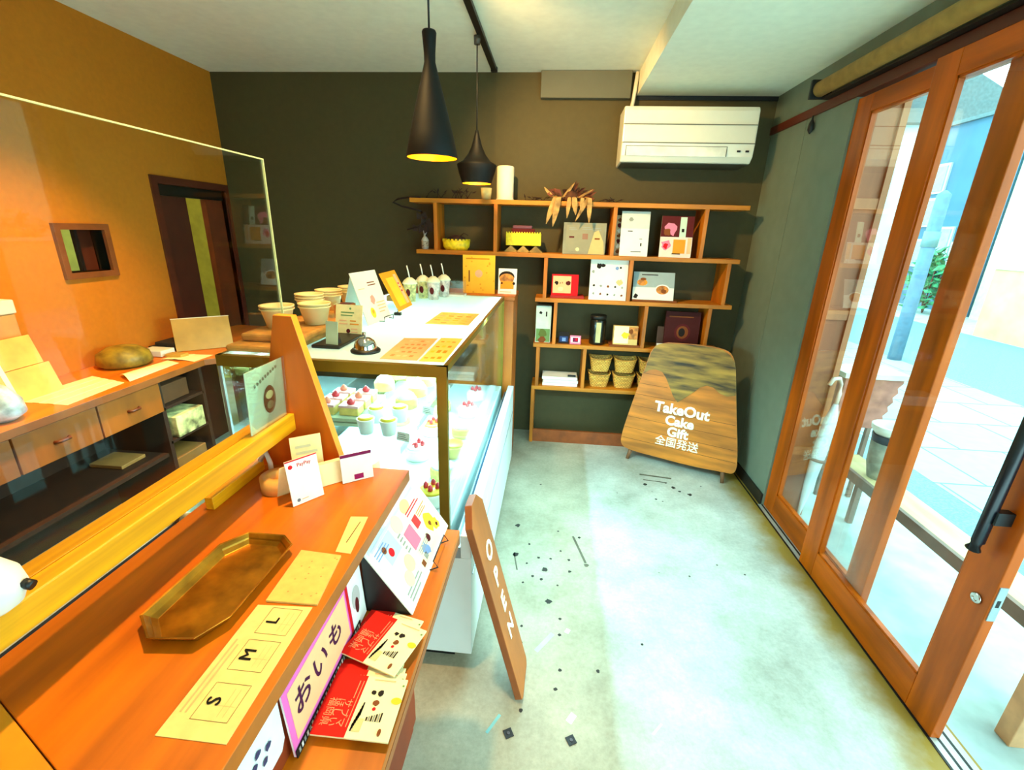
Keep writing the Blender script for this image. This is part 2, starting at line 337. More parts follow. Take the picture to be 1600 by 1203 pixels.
bush('shrub', 'green shrub beside the pale doorway down the street', (8.9, 11.9, -.05), .4, .6, 1.5, 420, .14)
bush('shrub', 'green bush showing over the cream boundary wall', (8.7, 8.1, -.05), .4, .8, 1.75, 420, .13)
bush('shrub', 'small green bush far along the road', (8.6, 16.5, -.05), .6, 1.0, 1.5, 260, .16)
sc_ = thing('scooter', 'dark scooter parked far down the street', 'scooter', (7.2, 13.6, -.05))
b = B(); b.tube([(7.0, 13.2, .5), (7.1, 13.5, .35), (7.2, 13.9, .6), (7.25, 14.2, .65)], .13, mat('scooter_navy', (10, 30, 60), .4), 10); child(sc_, 'body', b)
for y in (13.15, 14.2):
    b = B(); b.lathe([(.18, -.05), (.23, 0), (.18, .05)], BLACK, Matrix.Translation((7.1, y, .18)) @ Matrix.Rotation(PI/2, 4, 'Y'), 16); child(sc_, 'wheel', b)
b = B(); b.tube([(7.0, 13.2, .5), (6.98, 13.1, .95)], .03, BLACK, 8); b.tube([(6.75, 13.1, .95), (7.2, 13.1, .95)], .02, BLACK, 8); child(sc_, 'handlebar', b)
# timber porch wall right outside the rear door
pw = thing('timber_porch_wall', 'panelled light timber wall standing outside beside the sliding door', 'wall', (1.53, 2.62, -.05))
b = B(); b.box(1.42, 1.59, 2.57, 2.66, -.05, 2.5, OUTW); child(pw, 'panel', b)
for x0, x1 in ((1.42, 1.45), (1.56, 1.59)):
    b = B(); b.box(x0, x1, 2.555, 2.57, -.05, 2.5, mat('outside_wood_pale', (176, 108, 62), .6, var=.12, scale=3, stretch=(4, 4, .5))); child(pw, 'upright', b)
for z0 in (.35, 1.15, 1.7):
    b = B(); b.box(1.45, 1.56, 2.56, 2.57, z0, z0+.05, MATS['outside_wood_pale']); child(pw, 'batten', b)
# bench, pot, umbrella, planter
bn = thing('plank_bench', 'narrow pale wooden plank bench outside the glass doors', 'bench', (1.78, 1.9, -.05))
BEN = mat('bench_wood', (206, 184, 130), .6, var=.12, scale=3, stretch=(5, .6, 5)); BEND = mat('bench_wood_dark', (120, 96, 80), .6, var=.1)
b = B(); b.box(1.71, 1.86, 1.30, 2.62, .32, .35, BEN, None); child(bn, 'seat', b, .003)
b = B(); b.box(1.69, 1.71, 1.30, 2.62, .295, .35, BEND); child(bn, 'apron', b)
for (x, y) in ((1.715, 2.5), (1.825, 2.5), (1.715, 1.32), (1.825, 1.32)):
    b = B(); b.box(x, x+.03, y, y+.03, -.05, .32, BEND); child(bn, 'leg', b)
pt = thing('plant_pot', 'grey pot with a white rim standing on the plank bench', 'pot', (1.785, 2.34, .35))
b = B(); b.lathe([(.045, .3502), (.066, .44), (.072, .56), (.060, .56), (.05, .44)], mat('pot_grey', (150, 150, 130), .8, var=.2, scale=20), T(1.785, 2.34, 0), 24, cap1=False); child(pt, 'body', b)
b = B(); b.lathe([(.066, .60), (.085, .625), (.088, .65), (.066, .65), (.062, .61)], OFFW, T(1.785, 2.34, 0), 24); child(pt, 'rim', b)
b = B(); b.lathe([(.070, .55), (.076, .60)], mat('pot_dark_band', (46, 50, 60), .5), T(1.785, 2.34, 0), 24); child(pt, 'band', b)
b = B(); b.tube([(1.86, 2.32, .56), (1.89, 2.30, .56), (1.90, 2.29, .52)], .008, BLACK, 8); child(pt, 'handle', b)
TERR = mat('terracotta_cloth', (176, 110, 92), .8, var=.15, scale=14)
tc_ = thing('scalloped_planter', 'terracotta pink planter with a scalloped edge beyond the plank bench', 'planter', (2.15, 2.75, -.05))
b = B()
pts = []; 
for k in range(9): pts += [(.0+.055*k, 0)]
prof = [(.0, 0)]
MPl = frame((1.96, 2.9, -.05), (1, 0, 0), (0, 0, 1))
sh = [(-.17, .50), (.06, .50)]
for k in range(5): sh += [(.085+.013*k, .525+.06*k), (.108+.013*k, .555+.06*k)]
sh += [(.16, .82), (-.17, .82)]
b.prism(sh, -.10, .10, TERR, MPl); child(tc_, 'body', b)
b = B(); b.box(-.19, .18, .82, .85, -.12, .12, mat('planter_rim', (206, 196, 180), .6), MPl); child(tc_, 'rim', b)
for (x, y) in ((-.15, -.08), (.05, -.08), (-.15, .08), (.05, .08)):
    b = B(); b.box(x-.012, x+.012, 0, .50, y-.012, y+.012, BEND, MPl); child(tc_, 'leg', b)
um = thing('umbrella', 'white furled umbrella leaning against the timber porch wall', 'umbrella', (1.56, 2.40, -.05))
p0 = Vector((1.50, 2.44, .0)); p1 = Vector((1.585, 2.50, .76)); UM = mat('umbrella_white', (206, 226, 226), .7, var=.05)
pp = [p0.lerp(p1, t) for t in (0, .1, .3, .55, .8, .92)]
b = B(); b.tube(pp, .03, UM, 12, radii=[.006, .012, .026, .036, .032, .012]); child(um, 'canopy', b)
b = B(); b.tube([p0.lerp(p1, .9), p0.lerp(p1, 1.0), p1+Vector((.0, .01, .05)), p1+Vector((-.02, .0, .085)), p1+Vector((-.055, -.01, .085)), p1+Vector((-.075, -.015, .05))], .011, mat('umbrella_handle', (216, 200, 180), .4), 10); child(um, 'handle', b)
b = B(); b.tube([p0.lerp(p1, .48), p0.lerp(p1, .5)], .045, mat('umbrella_strap', (120, 110, 100), .6), 12); child(um, 'strap', b)
st = thing('wooden_stool', 'pale wooden stool standing outside at the open doorway', 'stool', (1.72, 1.13, -.05))
b = B(); b.box(1.60, 1.86, .98, 1.28, .38, .42, mat('stool_wood', (216, 160, 110), .6, var=.1)); child(st, 'seat', b, .004)
for (x, y) in ((1.61, 1.22), (1.80, 1.22), (1.61, .99), (1.80, .99)):
    b = B(); b.box(x, x+.055, y, y+.055, -.05, .38, mat('stool_wood', (216, 160, 110), .6, var=.1)); child(st, 'leg', b, .003)

# ------------------------------------------------------------------ sliding doors
def sliding_door(name, x, y0, y1, z0, z1, stile, bottom, top, t=.032):
    d = bpy.data.objects.new(name, None); COL.objects.link(d); d.location = (x, (y0+y1)/2, z0); d['kind'] = 'structure'; bpy.context.view_layer.update()
    for (a, c) in ((y0, y0+stile), (y1-stile, y1)):
        b = B(); b.box(x-t/2, x+t/2, a, c, z0, z1, DOORW); child(d, 'stile', b, .003)
    b = B(); b.box(x-t/2, x+t/2, y0+stile, y1-stile, z0, z0+bottom, DOORH); child(d, 'bottom_rail', b, .003)
    b = B(); b.box(x-t/2, x+t/2, y0+stile, y1-stile, z1-top, z1, DOORH); child(d, 'top_rail', b, .003)
    b = B(); b.box(x-.002, x+.002, y0+stile-.005, y1-stile+.005, z0+bottom-.005, z1-top+.005, DGLASS); child(d, 'glass_pane', b)
    b = B()
    for (a, c, e, f) in ((y0+stile, y0+stile+.008, z0+bottom, z1-top), (y1-stile-.008, y1-stile, z0+bottom, z1-top), (y0+stile, y1-stile, z0+bottom, z0+bottom+.008), (y0+stile, y1-stile, z1-top-.008, z1-top)):
        b.box(x-.010, x+.010, a, c, e, f, DOORW)
    child(d, 'glazing_bead', b)
    return d
d1 = sliding_door('door_1', 1.335, 1.182, 2.047, .004, 2.176, .115, .135, .085)
d2 = sliding_door('door_2', 1.371, 1.662, 2.553, .004, 2.172, .11, .135, .075)
# pull handle, lock and strike on the front door's leading stile
hb = B(); hb.tube([(1.275, 1.245, .70), (1.275, 1.24, .73), (1.275, 1.235, 1.12)], .016, mat('handle_black', (10, 14, 24), .35), 12, radii=[.019, .016, .016]); ho = child(d1, 'pull_handle', hb)
hb = B(); hb.box(1.275, 1.32, 1.215, 1.24, .80, .84, BLACK); child(ho, 'handle_bracket', hb); hb = B(); hb.box(1.275, 1.32, 1.215, 1.24, 1.05, 1.09, BLACK); child(ho, 'handle_bracket', hb)
hb = B(); hb.lathe([(.017, 0), (.017, .006), (.012, .008), (.008, .004)], CHROME, frame((1.319, 1.222, .545), (0, 1, 0), (0, 0, 1)) @ Matrix.Rotation(PI, 4, 'X'), 20); child(d1, 'thumb_turn_lock', hb)
hb = B(); hb.box(1.324, 1.346, 1.179, 1.183, .50, .62, STEEL); hb.box(1.330, 1.340, 1.1785, 1.179, .55, .575, BLACK); child(d1, 'lock_plate', hb)
# roller blind over the doors
rb = thing('roller_blind', 'rolled up beige blind in a black bracket above the sliding doors', 'blind', (1.28, 1.6, 2.27))
b = B(); b.tube([(1.285, .3, 2.272), (1.285, 2.79, 2.272)], .036, mat('blind_cloth', (170, 132, 60), .8, var=.1, scale=20), 20); child(rb, 'rolled_cloth', b)
b = B(); b.box(1.24, 1.344, 2.79, 2.81, 2.228, 2.315, BLACK); b.tube([(1.285, 2.76, 2.272), (1.285, 2.795, 2.272)], .03, BLACK, 16); child(rb, 'bracket', b, .004)
b = B(); b.box(1.30, 1.343, .3, 2.79, 2.226, 2.236, BLACK); child(rb, 'bottom_bar', b)
hk = thing('latch_hook', 'small black teardrop hook hanging below the door head rail', 'hook', (1.34, 2.93, 2.16))
b = B(); b.lathe([(.003, -.07), (.016, -.05), (.014, -.02), (.005, .0), (.004, .018)], BLACK, T(1.327, 2.90, 2.160), 12); child(hk, 'hook', b)

# inner door and hatch window in the left wall
d3 = bpy.data.objects.new('door_3', None); COL.objects.link(d3); d3.location = (XL, 3.1, 0); d3['kind'] = 'structure'; bpy.context.view_layer.update()
for (y0, y1, z0, z1) in ((dy0-.045, dy0, 0, dz+.045), (dy1, dy1+.035, 0, dz+.045)):
    b = B(); b.box(XL-.1, XL+.012, y0, y1, z0, z1, TRIMB); child(d3, 'jamb', b)
b = B(); b.box(XL-.1, XL+.012, dy0, dy1, dz, dz+.045, TRIMB); child(d3, 'lintel', b)
b = B(); b.box(XL-.075, XL-.035, dy0, 3.06, 0, 1.70, mat('inner_door_wood', (86, 30, 14), .5, var=.1)); child(d3, 'door_panel', b)
b = B(); b.box(XL-.08, XL-.02, dy0, dy1, 1.70, dz, BLACK); child(d3, 'track_box', b)
b = B(); b.box(XL-.07, XL-.03, 3.235, dy1, 0, 1.70, mat('inner_door_side', (120, 50, 20), .5, var=.1)); child(d3, 'side_panel', b)
w1 = bpy.data.objects.new('window_1', None); COL.objects.link(w1); w1.location = (XL, 2.26, 1.28); w1['kind'] = 'structure'; bpy.context.view_layer.update()
b = B(); F = mat('hatch_frame', (132, 70, 24), .5, var=.1)
for (y0, y1, z0, z1) in ((wy0-.03, wy0, wz0-.03, wz1+.03), (wy1, wy1+.03, wz0-.03, wz1+.03), (wy0, wy1, wz1, wz1+.03), (wy0, wy1, wz0-.03, wz0)):
    b.box(XL-.1, XL+.018, y0, y1, z0, z1, F)
child(w1, 'window_frame', b)
b = B(); b.box(XL-.06, XL-.055, wy0, wy1, wz0, wz1, GLASS); child(w1, 'glass_pane', b)
b = B(); b.box(XL-.07, XL-.05, 2.27, 2.285, wz0, wz1, BLACK); b.box(XL-.09, XL-.07, 2.285, 2.375, wz0, wz1, DWOOD); child(w1, 'mullion', b)

# ------------------------------------------------------------------ service duct cover on back wall, air conditioner
b = B(); b.box(-.155, .42, YB-.05, YB, 2.375, 2.529, mat('duct_cover_paint', (92, 94, 78), .7, var=.02)); o = b.build('duct_cover', None, .004); tag(o, 'grey green boxed duct cover high on the back wall', 'duct cover')
ac = thing('air_conditioner', 'white wall mounted air conditioner above the wooden shelving', 'air conditioner', (.76, YB, 1.97))
ACW = mat('ac_white', (232, 234, 218), .3, var=.01, coat=.2); ACD = mat('ac_seam', (110, 112, 96), .5)
Mx = Matrix(((0, 0, 1, .372), (1, 0, 0, 0), (0, 1, 0, 0), (0, 0, 0, 1)))   # profile (y,z) extruded along x
prof = [(3.449, 2.295), (3.235, 2.295), (3.222, 2.27), (3.215, 2.09), (3.222, 2.02), (3.25, 1.985), (3.449, 1.975)]
b = B(); b.prism(prof, 0, .80, ACW, Mx); child(ac, 'casing', b, .008)
b = B(); b.box(.374, 1.170, 3.2125, 3.2185, 2.192, 2.196, ACD); child(ac, 'seam', b)
b = B(); b.box(.374, 1.170, 3.2115, 3.2175, 2.090, 2.095, ACD); child(ac, 'seam', b)
b = B(); b.prism([(3.2165, 2.073), (3.221, 2.073), (3.228, 2.018), (3.2185, 2.018)], .03, .635, mat('ac_flap', (238, 240, 226), .3), Mx); child(ac, 'louvre_flap', b, .001)
b = B(); b.prism([(3.250, 1.9835), (3.44, 1.9740), (3.44, 1.972), (3.25, 1.980)], .012, .788, mat('ac_grille', (60, 70, 60), .5), Mx); child(ac, 'air_outlet', b)
for x in (1.07, 1.12):
    b = B(); b.box(x, x+.02, 3.2115, 3.2165, 2.045, 2.055, BLACK); child(ac, 'indicator', b)
b = B(); b.box(.398, 1.010, 3.214, 3.2165, 2.073, 2.0755, ACD); b.box(.398, .4005, 3.214, 3.222, 2.02, 2.075, ACD); b.box(1.0075, 1.010, 3.214, 3.222, 2.02, 2.075, ACD); child(ac, 'flap_gap', b)
pp_ = thing('refrigerant_pipe', 'white wrapped pipe running up the wall beside the air conditioner', 'pipe', (.44, 3.42, 2.3))
b = B(); b.tube([(.43, 3.40, 2.30), (.44, 3.405, 2.36), (.452, 3.405, 2.52)], .012, OFFW, 10); child(pp_, 'pipe', b)

# ------------------------------------------------------------------ track and pendants
tr = thing('light_track', 'black lighting track fixed under the ceiling', 'light track', (-.452, 2.2, ZC))
b = B(); b.box(-.470, -.436, 1.2, 3.36, ZC-.022, ZC, BLACK); child(tr, 'rail', b, .002)
b = B(); b.box(-.473, -.433, 3.34, 3.37, ZC-.026, ZC, BLACK); child(tr, 'end_cap', b)
def pendant(label, x, y, zb, prof, inner, ztop):
    t = thing('pendant_lamp', label, 'pendant lamp', (x, y, zb), 'black pendants on the ceiling track')
    b = B(); b.lathe(prof, mat('pendant_black', (4, 4, 3), .6, var=.1, spec=.3), T(x, y, 0), 40, cap0=False); sh = child(t, 'shade', b)
    b = B(); b.lathe(inner, mat('pendant_gold', (250, 180, 20), .4, metal=.2, var=.2, scale=30), T(x, y, 0), 40, cap0=False); child(t, 'gold_lining', b)['label'] = 'hammered gold lining'
    b = B(); b.tube([(x, y, ztop-.005), (x, y, ZC-.05)], .0035, BLACK, 8); child(t, 'cord', b)
    b = B(); b.lathe([(.016, ZC-.06), (.018, ZC-.022)], mat('pendant_canopy', (60, 60, 56), .4), T(x, y, 0), 16); child(t, 'canopy', b)
    b = B(); b.lathe([(.004, zb+.03), (.022, zb+.045), (.028, zb+.07), (.02, zb+.1), (.014, zb+.13)], mat('bulb', (255, 220, 120), .3, emit=(255, 205, 90), estr=25), T(x, y, 0), 20); child(t, 'bulb', b)
pendant('tall black hourglass pendant lamp, the left of the two', -.453, 1.75, 1.786,
        [(.0885, 1.786), (.090, 1.792), (.075, 1.86), (.052, 1.95), (.030, 2.03), (.0185, 2.075), (.019, 2.10), (.022, 2.14), (.0238, 2.158), (.021, 2.164)],
        [(.0870, 1.787), (.073, 1.86), (.05, 1.95), (.028, 2.02)], 2.164)
pendant('short wide black pendant lamp hanging nearer the shelving', -.470, 2.80, 1.80,
        [(.083, 1.800), (.086, 1.81), (.100, 1.85), (.112, 1.893), (.110, 1.899), (.078, 1.915), (.050, 1.95), (.03, 1.99), (.014, 2.045), (.009, 2.07)],
        [(.081, 1.801), (.098, 1.85), (.109, 1.892), (.06, 1.91)], 2.07)
for i, (x, y) in enumerate(((-1.5, 1.9), (-1.5, .9))):
    t = thing('ceiling_spotlight', ['small white ceiling spotlight above the far part of the staff area', 'small white ceiling spotlight above the near part of the staff area'][i], 'spotlight', (x, y, ZC), 'ceiling spotlights over the staff side')
    b = B(); b.lathe([(.045, ZC-.012), (.05, ZC)], WHITE, T(x, y, 0), 24); child(t, 'housing', b)

# ------------------------------------------------------------------ wooden shelving on the back wall
sf = thing('wall_shelving', 'staggered open wooden shelving unit against the dark back wall', 'shelf unit', (.4, 3.33, 0))
SY0, SY1 = 3.228, 3.446
BZ = {1: 1.730, 2: 1.398, 3: 1.098, 4: .772, 5: .447}
BX = {1: (-1.0, 1.215), 2: (-.965, 1.212), 3: (-.125, 1.212), 4: (-.125, 1.21), 5: (-.125, 1.21)}
for k in BZ:
    b = B(); b.box(BX[k][0], BX[k][1], SY0, SY1, BZ[k]-.014, BZ[k]+.014, WOODX); child(sf, 'shelf_board', b, .002)
b = B(); b.box(-.10, 1.2, SY0+.02, SY0+.04, .0, .10, mat('kick_wood', (150, 74, 26), .5, var=.15)); child(sf, 'base_rail', b)
UPW = mat('shelf_upright_wood', (196, 112, 8), .5, var=.18, scale=3, stretch=(6, 6, .8))
for (x, k1, k2) in ((-.826, 1, 2), (-.414, 1, 2), (.375, 1, 2), (.955, 1, 2), (-.062, 2, 3), (.515, 2, 3), (1.150, 2, 3), (.022, 3, 4), (.648, 3, 4), (1.075, 3, 4), (-.088, 4, 5), (.250, 4, 5), (.85, 4, 5), (-.113, 5, 0), (1.19, 5, 0)):
    z0 = BZ[k2]+.014 if k2 else 0
    b = B(); b.box(x-.0125, x+.0125, SY0+.001, SY1, z0, BZ[k1]-.014, UPW); child(sf, 'upright', b, .0015)

# ---- cards and displays
FOOD = mat('ink_bread', (206, 130, 50), .6, var=.3, scale=30); RED = ink('red', (214, 20, 30)); PINK = ink('pink', (240, 130, 160)); DARK = ink('dark', (34, 26, 22)); GRN = ink('green', (110, 150, 90)); PEACH = ink('peach', (246, 190, 140)); YEL = ink('yellow', (246, 200, 50)); GREY = ink('grey', (150, 156, 146)); MAR = ink('maroon', (90, 24, 26)); LPK = ink('pale_pink', (250, 214, 210)); ORG = ink('orange', (236, 150, 40)); BRN = ink('brown', (130, 70, 30)); BLUE = ink('blue', (120, 150, 200)); PALE = ink('pale_green', (206, 226, 206)); INKW = ink('white', (240, 238, 230)); CHAR = ink('charcoal', (60, 60, 66)); PUR = ink('purple', (120, 20, 70))
def card(name, label, cat, o, u, v, w, h, front, art=None, t=.003, part='card', group=None, easel=False):
    """a board of size w x h whose lower left corner is o, front towards u x v"""
    M = frame(o, u, v); 
    th = thing(name, label, cat, M @ Vector((w/2, 0, 0)), group)
    b = B(); b.keep = True; b.box(0, w, 0, h, -t, 0, front, M)
    if art: art(b, M, w, h)
    child(th, part, b)
    if easel:
        b = B(); b.prism([(w*.4, h*.75), (w*.6, h*.75), (w*.62, 0), (w*.38, 0)], -t-.002, -t, front, M @ Matrix.Translation((0, 0, 0)))
        n = M.to_3x3() @ Vector((0, 0, 1)); base = M @ Vector((w/2, 0, 0)); top = M @ Vector((w/2, h*.75, -t)); foot = Vector((base.x, base.y, base.z)) - Vector((n.x, n.y, 0)).normalized()*h*.42
        b.bm.free(); b = B(); b.tube([tuple(top), (foot.x, foot.y, foot.z+.002)], .002, BLACK, 6); child(th, 'easel_leg', b)
    return th
ly = 3.27
def zt(k): return BZ[k]+.0145
up = (0, .12, 1)
# row 1: on top board
c = thing('paper_roll', 'tall white cylindrical roll standing on top of the shelving', 'roll', (-.362, 3.31, zt(1)))
b = B(); b.lathe([(.054, zt(1)), (.057, zt(1)+.004), (.057, zt(1)+.204), (.052, zt(1)+.21)], mat('roll_white', (246, 240, 206), .7, var=.01), T(-.362, 3.31, 0), 32); child(c, 'roll', b)
b = B(); b.lathe([(.060, zt(1)), (.062, zt(1)+.008)], OFFW, T(-.362, 3.31, 0), 32); child(c, 'base_ring', b)
c = thing('small_pot', 'small cream pot beside the white roll on the top board', 'pot', (-.49, 3.31, zt(1)))
b = B(); b.lathe([(.03, zt(1)), (.038, zt(1)+.075), (.034, zt(1)+.075), (.028, zt(1)+.01)], mat('pot_cream', (220, 200, 130), .6), T(-.49, 3.31, 0), 24, cap1=False); child(c, 'body', b)
b = B(); b.lathe([(.033, zt(1)+.06), (.034, zt(1)+.062)], BRN, T(-.49, 3.31, 0), 24); child(c, 'soil', b)
def twigs(name, label, base, n, spread, h, m, seed, tail=None):
    random.seed(seed); t = thing(name, label, 'dried plant', base)
    b = B(); b.tube([(base[0]-spread, base[1], base[2]+.006), (base[0], base[1]+.01, base[2]+.006), (base[0]+spread, base[1], base[2]+.005)], .004, m, 6)
    for i in range(n):
        x = base[0]+random.uniform(-spread, spread); dx = random.uniform(-.06, .06); y = base[1]+random.uniform(-.03, .03)
        b.tube([(x, y, base[2]+.005), (x+dx*.5, y, base[2]+h*random.uniform(.4, .7)), (x+dx, y+random.uniform(-.02, .02), base[2]+h*random.uniform(.5, 1))], .0022, m, 5)
        u = Vector((dx, 0, h*.4)).normalized(); p = Vector((x+dx*.6, y, base[2]+h*.5)); q = u.orthogonal().normalized()*.007
        b.face([tuple(p), tuple(p+u*.015+q), tuple(p+u*.035), tuple(p+u*.015-q)], m)
    child(t, 'stem', b); return t
TW = mat('dried_twig', (44, 26, 14), .8)
twigs('dried_branch', 'dark dried branch lying on the left of the top board', (-.74, 3.32, zt(1)), 14, .17, .075, TW, 3)
t = twigs('dried_branch', 'thin dark twigs lying between the roll and the staghorn plant', (-.13, 3.33, zt(1)), 8, .10, .035, TW, 5)
t = twigs('dried_branch', 'thin dark twigs right of the dried staghorn plant', (.33, 3.33, zt(1)), 7, .08, .03, TW, 6)
t = thing('hanging_branch', 'black curled branch hooked over the left end of the shelving', 'dried plant', (-1.03, 3.30, 1.72))
b = B(); b.tube([(-.93, 3.26, zt(1)+.005), (-1.01, 3.26, 1.748), (-1.09, 3.26, 1.735), (-1.13, 3.27, 1.715), (-1.07, 3.28, 1.69), (-.99, 3.27, 1.675), (-.93, 3.26, 1.66)], .006, TW, 8)
b.tube([(-.93, 3.26, 1.66), (-.90, 3.25, 1.60), (-.95, 3.25, 1.56), (-1.03, 3.25, 1.54)], .006, TW, 6); b.tube([(-.91, 3.26, 1.62), (-.88, 3.25, 1.54), (-.90, 3.25, 1.5)], .005, TW, 6)
for (x, z) in ((-.93, 1.64), (-.9, 1.6), (-.92, 1.56), (-.88, 1.57), (-.96, 1.56)):
    b.face([(x, 3.25, z), (x+.03, 3.245, z+.02), (x+.045, 3.25, z-.02), (x+.01, 3.255, z-.045)], TW); b.face([(x, 3.255, z), (x-.03, 3.245, z+.015), (x-.03, 3.25, z-.03), (x-.0, 3.255, z-.03)], TW)
child(t, 'stem', b)
sg = thing('staghorn_plant', 'dried staghorn plant with pale fronds drooping over the top board', 'dried plant', (.08, 3.30, zt(1)))
random.seed(11); DF = mat('dried_frond', (196, 150, 80), .7, var=.25, scale=20); DB = mat('dried_brown', (84, 46, 20), .8, var=.3, scale=20)
b = B()
for i in range(26):
    a = random.random()*2*PI; r0 = .03+.05*random.random()
    p = Vector((.07+1.4*r0*math.cos(a), 3.29+.5*r0*math.sin(a), zt(1)+.02+.04*random.random())); d = Vector((math.cos(a)*1.2, -.35, random.uniform(-.4, 1))).normalized(); q = d.cross(Vector((0, 1, 0))).normalized()*random.uniform(.010, .02); L_ = random.uniform(.05, .09)
    b.face([tuple(p), tuple(p+d*L_*.5+q+Vector((0, -.01, 0))), tuple(p+d*L_), tuple(p+d*L_*.5-q)], DB if i % 2 else mat('dried_brown_red', (120, 60, 30), .7, var=.3))
b.lathe([(.05, zt(1)), (.06, zt(1)+.02), (.04, zt(1)+.06), (.01, zt(1)+.075)], DB, T(.08, 3.30, 0), 12); child(sg, 'root_ball', b)
for (x0, x1, z1, w, dep) in ((-.02, -.075, 1.60, .020, .0), (.0, -.03, 1.585, .020, .01), (.07, .06, 1.64, .014, 0), (.10, .115, 1.66, .018, .01), (.19, .115, 1.62, .014, 0), (.20, .205, 1.61, .016, .01), (.155, .15, 1.67, .014, 0), (-.04, -.10, 1.83, .014, 0), (.03, .10, 1.86, .012, 0), (.13, .22, 1.82, .012, .01)):
    b = B(); top = Vector((x0, 3.215-dep, 1.765)); bot = Vector((x1, 3.205-dep, z1)); 
    if z1 > 1.75: top = Vector((x0, 3.27, 1.77)); bot = Vector((x1, 3.26, z1))
    P = [top.lerp(bot, t) for t in (0, .25, .5, .75, 1)]; P.insert(0, Vector((x0*.8+.02, 3.26, 1.775)))
    ws = [.3, .8, 1, .95, .6, .05]
    L1 = [tuple(p + Vector((-w*k, 0, 0))) for p, k in zip(P, ws)]; R1 = [tuple(p + Vector((w*k, .004, 0))) for p, k in zip(P, ws)]
    for i in range(5): b.face([L1[i], R1[i], R1[i+1], L1[i+1]], DF)
    o = child(sg, 'frond', b); so = o.modifiers.new('s', 'SOLIDIFY'); so.thickness = .003
# row 2 (between boards 1 and 2)
z = zt(2)
c = thing('small_bottle', 'small white labelled bottle in the leftmost shelf compartment', 'bottle', (-.915, 3.28, z))
b = B(); b.lathe([(.024, z), (.026, z+.06), (.018, z+.075), (.009, z+.085), (.009, z+.10)], mat('bottle_white', (206, 206, 190), .4), T(-.915, 3.28, 0), 20); child(c, 'body', b)
b = B(); b.lathe([(.0262, z+.018), (.0265, z+.055)], mat('label_dark', (80, 50, 30), .6, var=.6, scale=80, c2=(210, 200, 170)), T(-.915, 3.28, 0), 20, cap0=False, cap1=False); child(c, 'label_band', b)
b = B(); b.prism([(-.01, 0), (.01, 0), (.016, .03), (.004, .045), (-.014, .02)], -.003, .003, mat('bottle_tag', (200, 206, 206), .4), frame((-.91, 3.27, z+.10), (1, 0, 0), (0, 0, 1))); child(c, 'cap_flag', b)
YB_ = mat('yellow_basket', (246, 220, 30), .5, var=.12, scale=40)
c = thing('oval_basket', 'low oval bright yellow basket on the second board', 'basket', (-.70, 3.31, z))
b = B(); b.lathe([(.075, z), (.092, z+.02), (.098, z+.065), (.092, z+.065), (.07, z+.008)], YB_, T(-.70, 3.31, 0), 36, cap1=False, squash=.75)
for k in range(22):
    a = 2*PI*k/22; b.box(-.008, .008, -.003, .003, 0, .012, YB_, T(-.70+.095*math.cos(a), 3.31+.071*math.sin(a), z+.062, a+PI/2))
child(c, 'body', b)
b = B(); b.lathe([(.085, z+.05), (.06, z+.085), (.02, z+.10)], mat('dried_flowers', (50, 20, 10), .9, var=.3, scale=30), T(-.70, 3.31, 0), 18, squash=.75)
b.tube([(-.68, 3.29, z+.08), (-.64, 3.28, z+.115), (-.61, 3.28, z+.10)], .003, TW, 6); child(c, 'filling', b)
c = thing('rectangular_basket', 'bright yellow rectangular basket raised on a folded stand', 'basket', (-.225, 3.32, z))
b = B()
for sgn in (-1, 1):
    for k in range(3): b.prism([(-.05+.0, 0), (.05, 0), (.0, .045)], -.05, .05, mat('stand_ivory', (190, 160, 80), .6, var=.3), Matrix.Translation((-.225+(k-1)*.085, 3.32, z)) @ Matrix.Rotation(PI/2, 4, 'X')) if sgn > 0 else None
child(c, 'stand', b)
b = B(); b.box(-.345, -.105, 3.26, 3.37, z+.045, z+.125, YB_)
for k in range(14): b.box(-.345+.0175*k, -.335+.0175*k, 3.258, 3.266, z+.122, z+.134, YB_)
child(c, 'body', b, .006)
c = thing('dark_packet', 'purple brown packet lying in the yellow rectangular basket', 'packet', (-.23, 3.32, z+.1255))
b = B(); b.box(-.31, -.15, 3.28, 3.35, z+.1255, z+.155, MAR); b.box(-.30, -.17, 3.279, 3.34, z+.155, z+.175, ink('plum', (110, 70, 84))); child(c, 'packet', b, .004)
def art_grey(b, M, w, h):
    b.rect(.02, .02, w-.02, h-.015, ink('warm_grey', (150, 146, 120)), M)
    for (u, v) in ((.2, .8), (.5, .82), (.75, .8)): b.lines(w*u-.02, h*v-.01, w*u+.05, h*v+.012, 2, GREY, M, .001)
    b.rect(w*.14, h*.52, w*.26, h*.57, MAR, M, .001); b.rect(w*.45, h*.48, w*.58, h*.66, ink('mauve', (150, 110, 90)), M, .001); b.disc(w*.35, h*.16, .012, CREAM, M, .001)
    b.face([(w*.60, 0.004, .0012), (w*.98, .004, .0012), (w*.95, h*.4, .0012), (w*.82, h*.78, .0012), (w*.72, h*.7, .0012)], ink('tan', (206, 180, 120)), M); b.rect(w*.74, h*.48, w*.86, h*.53, BRN, M, .0016)
card('display_card', 'grey square picture card standing under the dried fronds', 'card', (.045, ly-.02, z), (1, 0, 0), up, .285, .205, mat('grey_card', (142, 140, 116), .6), art_grey)
def art_strip(b, M, w, h):
    for k in range(7): b.blob(w*.5, h*(.1+.13*k), w*.3, [BRN, INKW, MAR][k % 3], M)
card('photo_strip', 'narrow photo strip leaning behind the white leaflet', 'leaflet', (.393, ly+.01, z), (1, 0, 0), up, .05, .26, mat('strip_card', (196, 170, 130), .6), art_strip)
